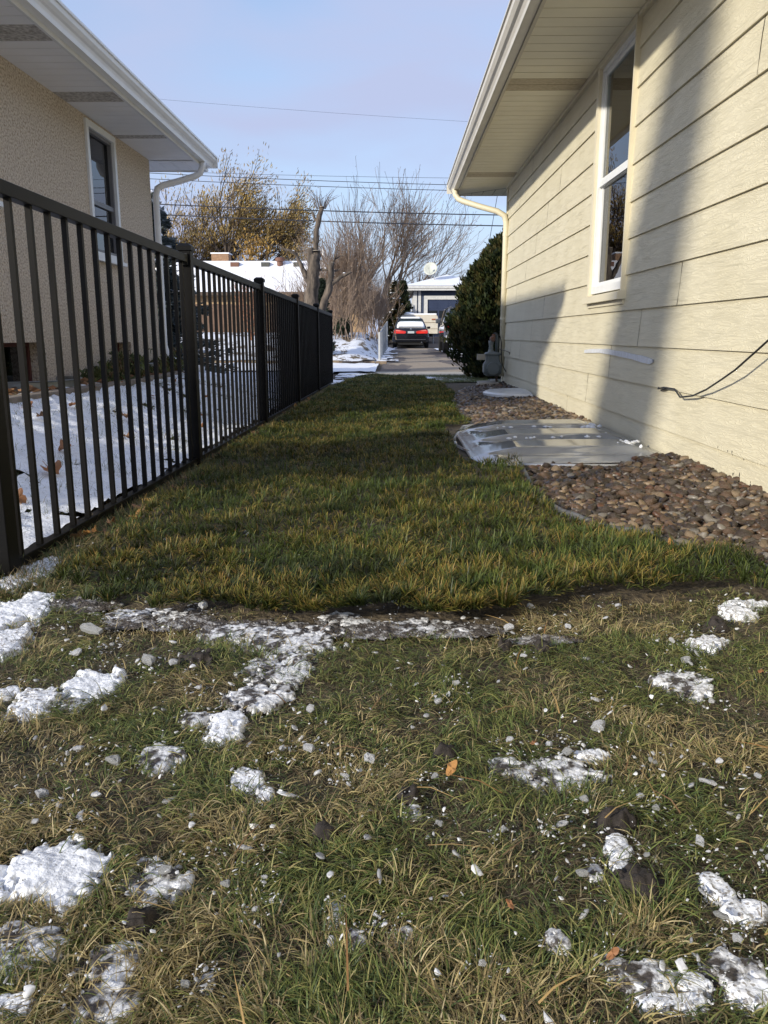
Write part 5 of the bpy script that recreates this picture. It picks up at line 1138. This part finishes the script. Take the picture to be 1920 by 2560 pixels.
for s in range(10):
    V_, F_ = plate(s, (.3, .5, .4)[s % 3]); me = bpy.data.meshes.new('snow_chunk'); me.from_pydata([tuple(v) for v in V_], [], [tuple(f) for f in F_]); me.materials.append((M_SNOWD, M_GREYICE, M_SNOWD, M_SNOW)[s % 4]); cms.append(me)
CLB = {6: 'upright white snow chunk standing at the near edge of the sod', 7: 'white snow chunk lying on the sod at the right front', 12: 'white snow chunk in the middle right of the grass', 16: 'single white snow chunk just right of the icy trail', 25: 'white snow chunk beside the big snow patch at the lower left', 30: 'white snow lump left of the dark soil clod'}
for i, (a, b, c, d) in enumerate(CHUNK):
    o = bpy.data.objects.new('snow_chunk', cms[i % 10]); col.objects.link(o); z_ = float(g(a, b)); up_ = .030 if b < 1.82 else .045
    o.location = (a, b, z_+up_*.62+c*.2); o.scale = (c*1.05, d*.78, max(.007, c*.85)); o.rotation_euler = (random.uniform(-.45, .45), random.uniform(-.45, .45), random.uniform(-.5, .5))
    tag(o, CLB.get(i, 'small loose white snow chunk scattered on the foreground grass'), 'snow chunk', 'loose snow chunks on the grass')
# countless snow crumbs
cr_n = 4200; VV, FF = [], []; off = 0
def tri(V_, F_): return V_, np.array([q for f in F_ for q in ([f] if len(f) == 3 else [(f[0], f[i], f[i+1]) for i in range(1, len(f)-1)])])
base = [tri(*plate(s, .3)) for s in range(9)]
for k in range(cr_n):
    y = .55+2.2*random.random()**1.0; x = random.uniform(-.55, .62)*(y+.25)
    if k % 4:
        q = random.choice(PATCH+[(a, b, c*3, d*3, 's') for a, b, c, d in CHUNK]); a_ = random.uniform(0, 6.28); e_ = random.gauss(1.05, .28); x = q[0]+q[2]*e_*math.cos(a_); y = q[1]+q[3]*e_*math.sin(a_)
    r_ = random.choice([.0008, .001, .0012, .0015, .002, .0025, .003, .0045, .007] if k % 4 == 0 else [.0007, .0009, .0012, .0016, .0022, .003])*random.uniform(.8, 1.3)*(.7+.3*y)
    V_, F_ = random.choice(base); v = (V_*np.array([r_*random.uniform(.7, 1.8), r_*random.uniform(.5, 1.1), r_*random.uniform(.6, 1.1)])) @ rotm(random.uniform(-.6, .6), random.uniform(-.6, .6), random.uniform(0, 6.28)).T+np.array([x, y, float(g(x, y))+random.uniform(.008, .024)]); VV.append(v); FF.append(F_+off); off += len(v)
CC = np.concatenate([np.tile(rng.choice([.34, .5, .62, .8], p=[.3, .3, .22, .18])*np.array([1, 1.01, 1.03]), (len(v), 1)) for v in VV])
o = np_mesh('snow_crumbs', np.concatenate(VV), np.concatenate(FF), attr_mat('crumb_attr', .4, .15, .5), CC, nside=3); tag(o, 'scattered tiny crumbs of snow and ice on the foreground grass', 'snow', kind='stuff')

# fallen leaves
def leaf(x, y, z, s, m, label, maple=True, tilt=.3, group='fallen leaves'):
    pr_ = []
    n = 26
    for k in range(n):
        t_ = 6.283*k/n; rr_ = (.55+.38*abs(math.cos(2.5*t_))**.7+.1*random.random()) if maple else (.45+.55*abs(math.cos(t_)))
        pr_.append((rr_*math.cos(t_), (rr_ if maple else rr_*.7)*math.sin(t_), 0))
    mb = MB(); vs = [(0, 0, .04)]+[(a, b, .22*math.sin(3*math.atan2(b, a)+x*40)*math.hypot(a, b)+.12*a) for a, b, _ in pr_]
    vs = [(a*s, b*s, c*s+.9*s*(b*b-.2)*(1 if maple else .4)) for a, b, c in vs]; mb.add(vs, [(0, 1+k, 1+(k+1) % n) for k in range(n)])
    mb.tube([(-s*.4, 0, 0), (-s*1.3, s*.1, .1*s)], s*.03, 4)
    o = mb.build('fallen_leaf', m); o.location = (x, y, z); o.rotation_euler = (random.uniform(-tilt, tilt), random.uniform(-tilt, tilt), random.uniform(0, 6.28))
    sd2 = o.modifiers.new('s', 'SOLIDIFY'); sd2.thickness = .0006; tag(o, label, 'leaf', group)
M_LEAFO = mat('orange_brown_leaf', (.36, .16, .06), .7, (.24, .11, .05), 40); M_LEAFB = mat('brown_leaf', (.22, .12, .06), .8, (.14, .08, .045), 40); M_LEAFT = mat('tan_leaf', (.48, .24, .07), .6, (.40, .20, .06), 40)
leaf(.088, 1.116, .035, .018, M_LEAFT, 'orange tan leaf lying alone in the middle of the foreground grass', False, .2)
leaf(.843, 2.375, .05, .03, M_LEAFT, 'orange leaf standing in the sod beside the river rocks', False, 1.2)
for (x, y, s) in ((.227, 1.203, .009), (.724, 1.495, .009), (.236, .746, .009), (.136, .822, .008)): leaf(x, y, .03, s, M_LEAFO, 'tiny orange leaf scrap in the foreground grass', False)
yl = [(-1.62, 3.9, .06), (-1.50, 3.45, .075), (-1.95, 4.42, .045), (-2.1, 4.6, .05), (-1.75, 5.2, .05), (-2.2, 5.9, .045), (-2.25, 6.6, .045), (-2.0, 5.0, .04), (-1.4, 2.9, .06), (-1.55, 4.6, .05), (-1.9, 6.4, .05), (-1.7, 7.3, .05), (-2.1, 7.7, .05), (-1.35, 5.6, .05), (-1.5, 6.2, .04), (-1.8, 8.4, .05)]
for (x, y, s) in yl: leaf(x, y, float(g(x, y))+.065, s*.62, random.choice([M_LEAFO, M_LEAFO, M_LEAFB]), 'curled orange brown maple leaf on the snowy yard behind the black fence', True, .5, 'maple leaves on the snowy yard')
for k in range(34):
    y = random.uniform(2.6, 9.5)**1.0; x = FX(y)+random.uniform(.03, .16); leaf(x, y, float(g(x, y))+.02, random.uniform(.014, .032), random.choice([M_LEAFO, M_LEAFB, M_LEAFB, M_LEAFT]), 'dry brown leaf lying along the foot of the black fence', True, .6, 'dry leaves along the foot of the fence')
VV = []
for k in range(420):
    y = random.uniform(4.8, 9.2); x = -2.33-random.random()**1.3*.30; s = random.uniform(.02, .045); a = random.uniform(0, 6.28); z_ = float(g(x, y))+random.uniform(.03, .07); t1 = random.uniform(-.5, .5)
    VV += [(x+s*math.cos(a+q)*(1 if j % 2 else .6), y+s*math.sin(a+q)*(1 if j % 2 else .6), z_+s*t1*math.cos(q)) for j, q in enumerate((0, 1.57, 3.14, 4.71))]
C_ = np.repeat(np.array([[(.28, .13, .06), (.16, .09, .05), (.36, .2, .1)][random.randrange(3)] for _ in range(420)]), 4, axis=0)
o = np_mesh('leaf_litter', VV, np.arange(1680).reshape(-1, 4), A_LEAF, C_); tag(o, 'dry leaf litter on the garden bed of the stucco house', 'leaves', kind='stuff')
for k, (y, h_, lb_) in enumerate(((6.75, .10, 'lowest leafy plant at the left end of the garden bed'), (7.25, .16, 'green leafy plant under the blank stucco wall'), (7.55, .20, 'larger green plant left of the basement window'), (8.0, .10, 'low plant under the basement window'), (8.5, .13, 'leafy plant right of the basement window'), (9.0, .16, 'leafy plant beside the white downspout'))):
    cen = [(random.gauss(0, .07), random.gauss(0, .12), abs(random.gauss(h_*.6, h_*.4))) for _ in range(70)]
    E_ = empty('garden_plant', (-2.47, y, float(g(-2.47, y))), lb_, 'plant', 'garden bed plants')
    leaf_cloud('foliage', cen, .022, 9, .02, [(.09, .11, .035), (.13, .14, .05), (.06, .075, .03), (.16, .11, .05)], A_LEAF, E_, aspect=3, up=.6)
    m = MB()
    for q in range(9): m.tube([(random.gauss(0, .04), random.gauss(0, .06), 0), (random.gauss(0, .09), random.gauss(0, .12), h_*random.uniform(1, 1.8))], .002, 3)
    m.build('stem', M_TWIG, E_)

# ------------------------------------------------------------------ grass blades
A_GRASS = attr_mat('grass_blade_attr', .5, .28, .35)
def blades(name, x, y, z, az, L_, w_, e0, bend, cb, ct, segs, label, zmin=.002, tipf=1.5):
    n = len(x); h = np.stack([np.cos(az), np.sin(az)], 1); pr_ = np.stack([-np.sin(az), np.cos(az)], 1)
    tw = rng.uniform(-.6, .6, n)
    P_ = np.stack([x, y, z], 1); V = []; C = []
    ground = z.copy(); s = L_/segs
    for i in range(segs+1):
        f = i/segs; ww = w_*(1-f**1.6*.88)*.5
        side = np.stack([pr_[:, 0]*np.cos(tw), pr_[:, 1]*np.cos(tw), np.sin(tw)], 1)*ww[:, None]
        V.append(P_-side); V.append(P_+side)
        c = cb*(1-f**tipf)+ct*f**tipf; C += [c, c]
        e = e0-bend*f
        P_ = P_+np.stack([h[:, 0]*np.cos(e)*s, h[:, 1]*np.cos(e)*s, np.sin(e)*s], 1)
        P_[:, 2] = np.maximum(P_[:, 2], ground+zmin)
    V = np.stack(V, 1).reshape(-1, 3); C = np.stack(C, 1).reshape(-1, 3); k = 2*(segs+1)
    b = (np.arange(n)*k)[:, None]; F = np.concatenate([np.stack([b[:, 0]+2*i, b[:, 0]+2*i+1, b[:, 0]+2*i+3, b[:, 0]+2*i+2], 1) for i in range(segs)])
    o = np_mesh(name, V, F, A_GRASS, C); return tag(o, label, 'grass', kind='stuff')
def pick(cols, t):
    cols = np.asarray(cols); return cols[np.clip((t*len(cols)).astype(int), 0, len(cols)-1)]
def tuft(x, y, s, seed):
    i, j = np.floor(x/s).astype(int), np.floor(y/s).astype(int)
    hsh = lambda k: np.modf(np.abs(np.sin(i*127.1+j*311.7+seed*7.3+k*74.7)*43758.5453))[0]
    cx_, cy_ = (i+.2+.6*hsh(1))*s, (j+.2+.6*hsh(2))*s
    return np.arctan2(y-cy_, x-cx_), np.hypot(x-cx_, y-cy_)/s, hsh(3), hsh(4)
def near_z(x, y):
    nr = np.exp(-((np.clip(y, 0, 99)-1.2)/3)**2); return g(x, y)+nr*(.018*(fbm(x, y, 5, 3)-.5)+.012*(fbm(x, y, 22, 3, 5)-.5))+.012*in_poly(x, y, SOD)
# old lawn in the foreground
n = 330000
y = .50+2.35*rng.random(n)**1.25; x = rng.uniform(-.60, .66, n)*(y+.32)
keep = ~in_poly(x+.08*(fbm(x, y, 14, 3, 3)-.5), y+.24*(fbm(x, y, 8, 3, 7)-.5), SOD) & ~in_poly(x, y, ROCK_POLY) & (x > -1.16)
pm = pmask(x, y, 1.0)+warp(x, y)*1.1; ps = pmask(x, y, 1.0, 's')+warp(x, y)*1.1
keep &= ~((ps > .06) & (rng.random(n) < .93)) & ~((pm > .12) & (rng.random(n) < .72)) & ~((stripm(x, y) > .1) & (rng.random(n) < .93))
for (a, b, c, d) in DIRT[:3]: keep &= ~(np.hypot((x-a)/c, (y-b)/d) < .75)
dens = fbm(x, y, 9, 3, 61); tf = tuft(x, y, .038, 1); keep &= rng.random(n) < (.18+1.0*sm((dens-.34)/.22))*(1.15-.75*np.clip(tf[1]*1.6, 0, 1))*(.45+.9*tf[2])
x, y = x[keep], y[keep]; n = len(x)
straw = fbm(x, y, 5.5, 3, 71); tf = tuft(x, y, .038, 1); flow = fbm(x, y, 4, 2, 81)*13; green = fbm(x, y, 3.2, 3, 91)
az = np.where(rng.random(n) < .55, tf[0], flow)+rng.normal(0, .55, n); isS = rng.random(n) < np.clip((straw-.47)*4.5+.14, .05, .80)
gr = pick([(.06, .095, .026), (.09, .13, .036), (.13, .165, .048), (.19, .205, .065), (.075, .11, .045), (.25, .24, .09)], rng.random(n))
sw = pick([(.50, .41, .19), (.41, .33, .15), (.60, .50, .28), (.28, .21, .11), (.52, .40, .19)], rng.random(n))
cb = np.where(isS[:, None], sw*.75, gr); ct = np.where(isS[:, None], sw, gr*1.35+np.array([.05, .03, .0])); br_ = rng.uniform(.7, 1.3, (n, 1)); cb = cb*br_; ct = ct*br_
L_ = rng.uniform(.013, .038, n)*(.6+.8*tf[3]); up_ = rng.random(n) < .10+.22*(green > .52)
e0 = np.where(up_, rng.uniform(.5, 1.25, n), rng.uniform(.15, .8, n)); bend = np.where(up_, rng.uniform(.4, 1.6, n), rng.uniform(.6, 1.9, n))
blades('old_lawn_grass', x, y, near_z(x, y)+.001+rng.uniform(0, .012, n), az, L_, rng.uniform(.0009, .0022, n), e0, bend, cb, ct, 4, 'matted green and straw coloured old grass in the foreground', .004)
n = 170000
y = .50+2.35*rng.random(n)**1.25; x = rng.uniform(-.60, .66, n)*(y+.32)
keep = ~in_poly(x+.08*(fbm(x, y, 14, 3, 3)-.5), y+.24*(fbm(x, y, 8, 3, 7)-.5), SOD) & ~in_poly(x, y, ROCK_POLY) & (x > -1.16)
ps = pmask(x, y, 1.0, 's')+warp(x, y)*1.1; pm = pmask(x, y, 1.0)+warp(x, y)*1.1
keep &= ~(ps > .1) & ~((pm > .12) & (rng.random(n) < .80)) & ~((stripm(x, y) > .1) & (rng.random(n) < .90)) & (rng.random(n) < .35+1.0*fbm(x, y, 7, 3, 13))
for (a, b, c, d) in DIRT: keep &= ~(np.hypot((x-a)/c, (y-b)/d) < .9)
x, y = x[keep], y[keep]; n = len(x)
c_ = pick([(.10, .13, .05), (.16, .17, .07), (.30, .25, .14), (.22, .17, .09), (.14, .10, .06), (.40, .34, .21), (.08, .12, .04)], rng.random(n))*rng.uniform(.6, 1.2, (n, 1))
blades('grass_thatch', x, y, near_z(x, y)+rng.uniform(0, .006, n), rng.uniform(0, 6.28, n), rng.uniform(.010, .032, n), rng.uniform(.0009, .0022, n), rng.uniform(.0, .55, n), rng.uniform(0, .9, n), c_*.8, c_, 2, 'short dead thatch lying between the old grass blades', .002)
n = 90
y = .62+2.0*rng.random(n); x = rng.uniform(-.52, .58, n)*(y+.3); keep = ~in_poly(x, y, SOD); x, y = x[keep], y[keep]; n = len(x)
c_ = pick([(.34, .18, .07), (.20, .12, .06), (.45, .30, .12)], rng.random(n))
blades('dead_stems', x, y, near_z(x, y)+.022, rng.uniform(0, 6.28, n), rng.uniform(.05, .11, n), rng.uniform(.0016, .0028, n), rng.uniform(.0, .25, n), rng.uniform(0, .4, n), c_, c_, 3, 'thin orange brown dead stems lying over the old grass', .012)
n = 150000                                       # the same lawn to the sides and behind, seen only from other positions
y = rng.uniform(-.8, 2.9, n); x = rng.uniform(-2.6, 2.6, n)
keep = ~in_poly(x, y, SOD) & ~in_poly(x, y, ROCK_POLY) & (x < 1.46) & ~((np.abs(x-.03) < .60*(y+.32)) & (y > .5)) & ~((x < -1.12) & (y > 1.2)); x, y = x[keep], y[keep]; n = len(x)
c_ = pick([(.10, .15, .04), (.15, .18, .06), (.38, .31, .16), (.28, .21, .11), (.08, .13, .04)], rng.random(n))*rng.uniform(.7, 1.2, (n, 1))
blades('side_lawn_grass', x, y, near_z(x, y), rng.uniform(0, 6.28, n), rng.uniform(.015, .045, n), rng.uniform(.0016, .0032, n), rng.uniform(.2, 1.1, n), rng.uniform(.4, 1.6, n), c_*.8, c_, 2, 'old matted lawn grass left and right of the foreground', .002)
# the new sod strip
n = 360000
y = 1.78+13.6*rng.random(n)**1.9; x = rng.uniform(-1.05, 1.40, n)
keep = in_poly(x+.08*(fbm(x, y, 14, 3, 3)-.5), y+.24*(fbm(x, y, 8, 3, 7)-.5), SOD) & ~((x > .36) & (y > 4.1) & (y < 6.05)); tf = tuft(x+.012*np.sin(y*60), y+.012*np.sin(x*50), .055, 4); keep &= (y > 5) | (rng.random(n) < 1.35-1.5*tf[1]); x, y = x[keep], y[keep]; n = len(x)
tf = tuft(x+.012*np.sin(y*60), y+.012*np.sin(x*50), .055, 4); clump = np.where(rng.random(len(x)) < .6, tf[0], fbm(x, y, 5, 2, 5)*16); far = sm((y-2.5)/7)
az = clump+rng.normal(0, .75, n)
tone = fbm(x, y, 2.2, 3, 15); yel = fbm(x, y, 7, 3, 25)
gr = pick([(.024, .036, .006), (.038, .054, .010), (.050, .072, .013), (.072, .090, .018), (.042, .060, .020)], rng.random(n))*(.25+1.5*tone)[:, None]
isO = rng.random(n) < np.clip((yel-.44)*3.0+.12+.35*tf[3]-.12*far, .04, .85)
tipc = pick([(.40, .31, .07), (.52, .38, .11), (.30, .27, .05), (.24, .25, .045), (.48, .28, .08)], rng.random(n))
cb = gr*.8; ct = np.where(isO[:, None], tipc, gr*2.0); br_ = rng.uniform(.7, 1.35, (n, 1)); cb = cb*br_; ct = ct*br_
L_ = rng.uniform(.024, .046, n)*(.25+1.1*fbm(x, y, 5, 3, 35)+.5*tf[2])*(1.15-.5*np.clip(tf[1]*1.5, 0, 1)); e0 = np.clip(1.4-.95*tf[1]*1.5+rng.normal(0, .2, n), .25, 1.45); bend = rng.uniform(.1, 1.3, n)
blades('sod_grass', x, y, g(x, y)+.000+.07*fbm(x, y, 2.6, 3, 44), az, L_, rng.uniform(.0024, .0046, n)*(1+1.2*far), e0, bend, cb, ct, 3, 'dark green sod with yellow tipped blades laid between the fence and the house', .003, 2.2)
# thin dead grass along the fence foot, through the snow and beside the walk
n = 34000
y = 2.0+11*rng.random(n)**1.4; x = -1.13+.009*y+rng.uniform(-.02, .26, n)*(.6+.8*fbm(x=np.zeros(n), y=y, s=2, o=2)); keep = ~in_poly(x, y, SOD) | (rng.random(n) < .15); x, y = x[keep], y[keep]; n = len(x)
gr = pick([(.10, .12, .04), (.22, .17, .08), (.30, .22, .11), (.06, .09, .03)], rng.random(n))
blades('fence_side_grass', x, y, g(x, y), rng.uniform(0, 6.28, n), rng.uniform(.02, .06, n), rng.uniform(.0012, .0025, n)*(1+y*.12), rng.uniform(.3, 1.3, n), rng.uniform(.2, 1.5, n), gr, gr*1.2, 3, 'thin dry grass along the foot of the fence')
n = 22000
y = 2.0+7*rng.random(n); x = rng.uniform(-2.3, -1.2, n); keep = fbm(x, y, 4.5, 4, 11) < .40+.25*(rng.random(n) < .22); x, y = x[keep], y[keep]; n = len(x)
gr = pick([(.12, .14, .05), (.20, .16, .08), (.08, .10, .04)], rng.random(n))
blades('yard_grass', x, y, g(x, y)+.03, rng.uniform(0, 6.28, n), rng.uniform(.03, .07, n), rng.uniform(.0015, .003, n), rng.uniform(.5, 1.4, n), rng.uniform(.2, 1.2, n), gr, gr*1.2, 3, 'grass tips poking through the snow of the left yard')
n = 30000
y = rng.uniform(12.2, 15.4, n); x = rng.uniform(.45, 4, n); keep = ~in_poly(x, y, SOD) & (fbm(x, y, 1.5, 3, 77) > .42); x, y = x[keep], y[keep]; n = len(x)
gr = pick([(.08, .11, .04), (.13, .15, .06), (.18, .17, .08)], rng.random(n))
blades('far_lawn_grass', x, y, g(x, y)+.01, rng.uniform(0, 6.28, n), rng.uniform(.03, .06, n), rng.uniform(.004, .008, n), rng.uniform(.5, 1.4, n), rng.uniform(.2, 1.2, n), gr, gr*1.2, 2, 'pale green old grass with snow beside the sidewalk')
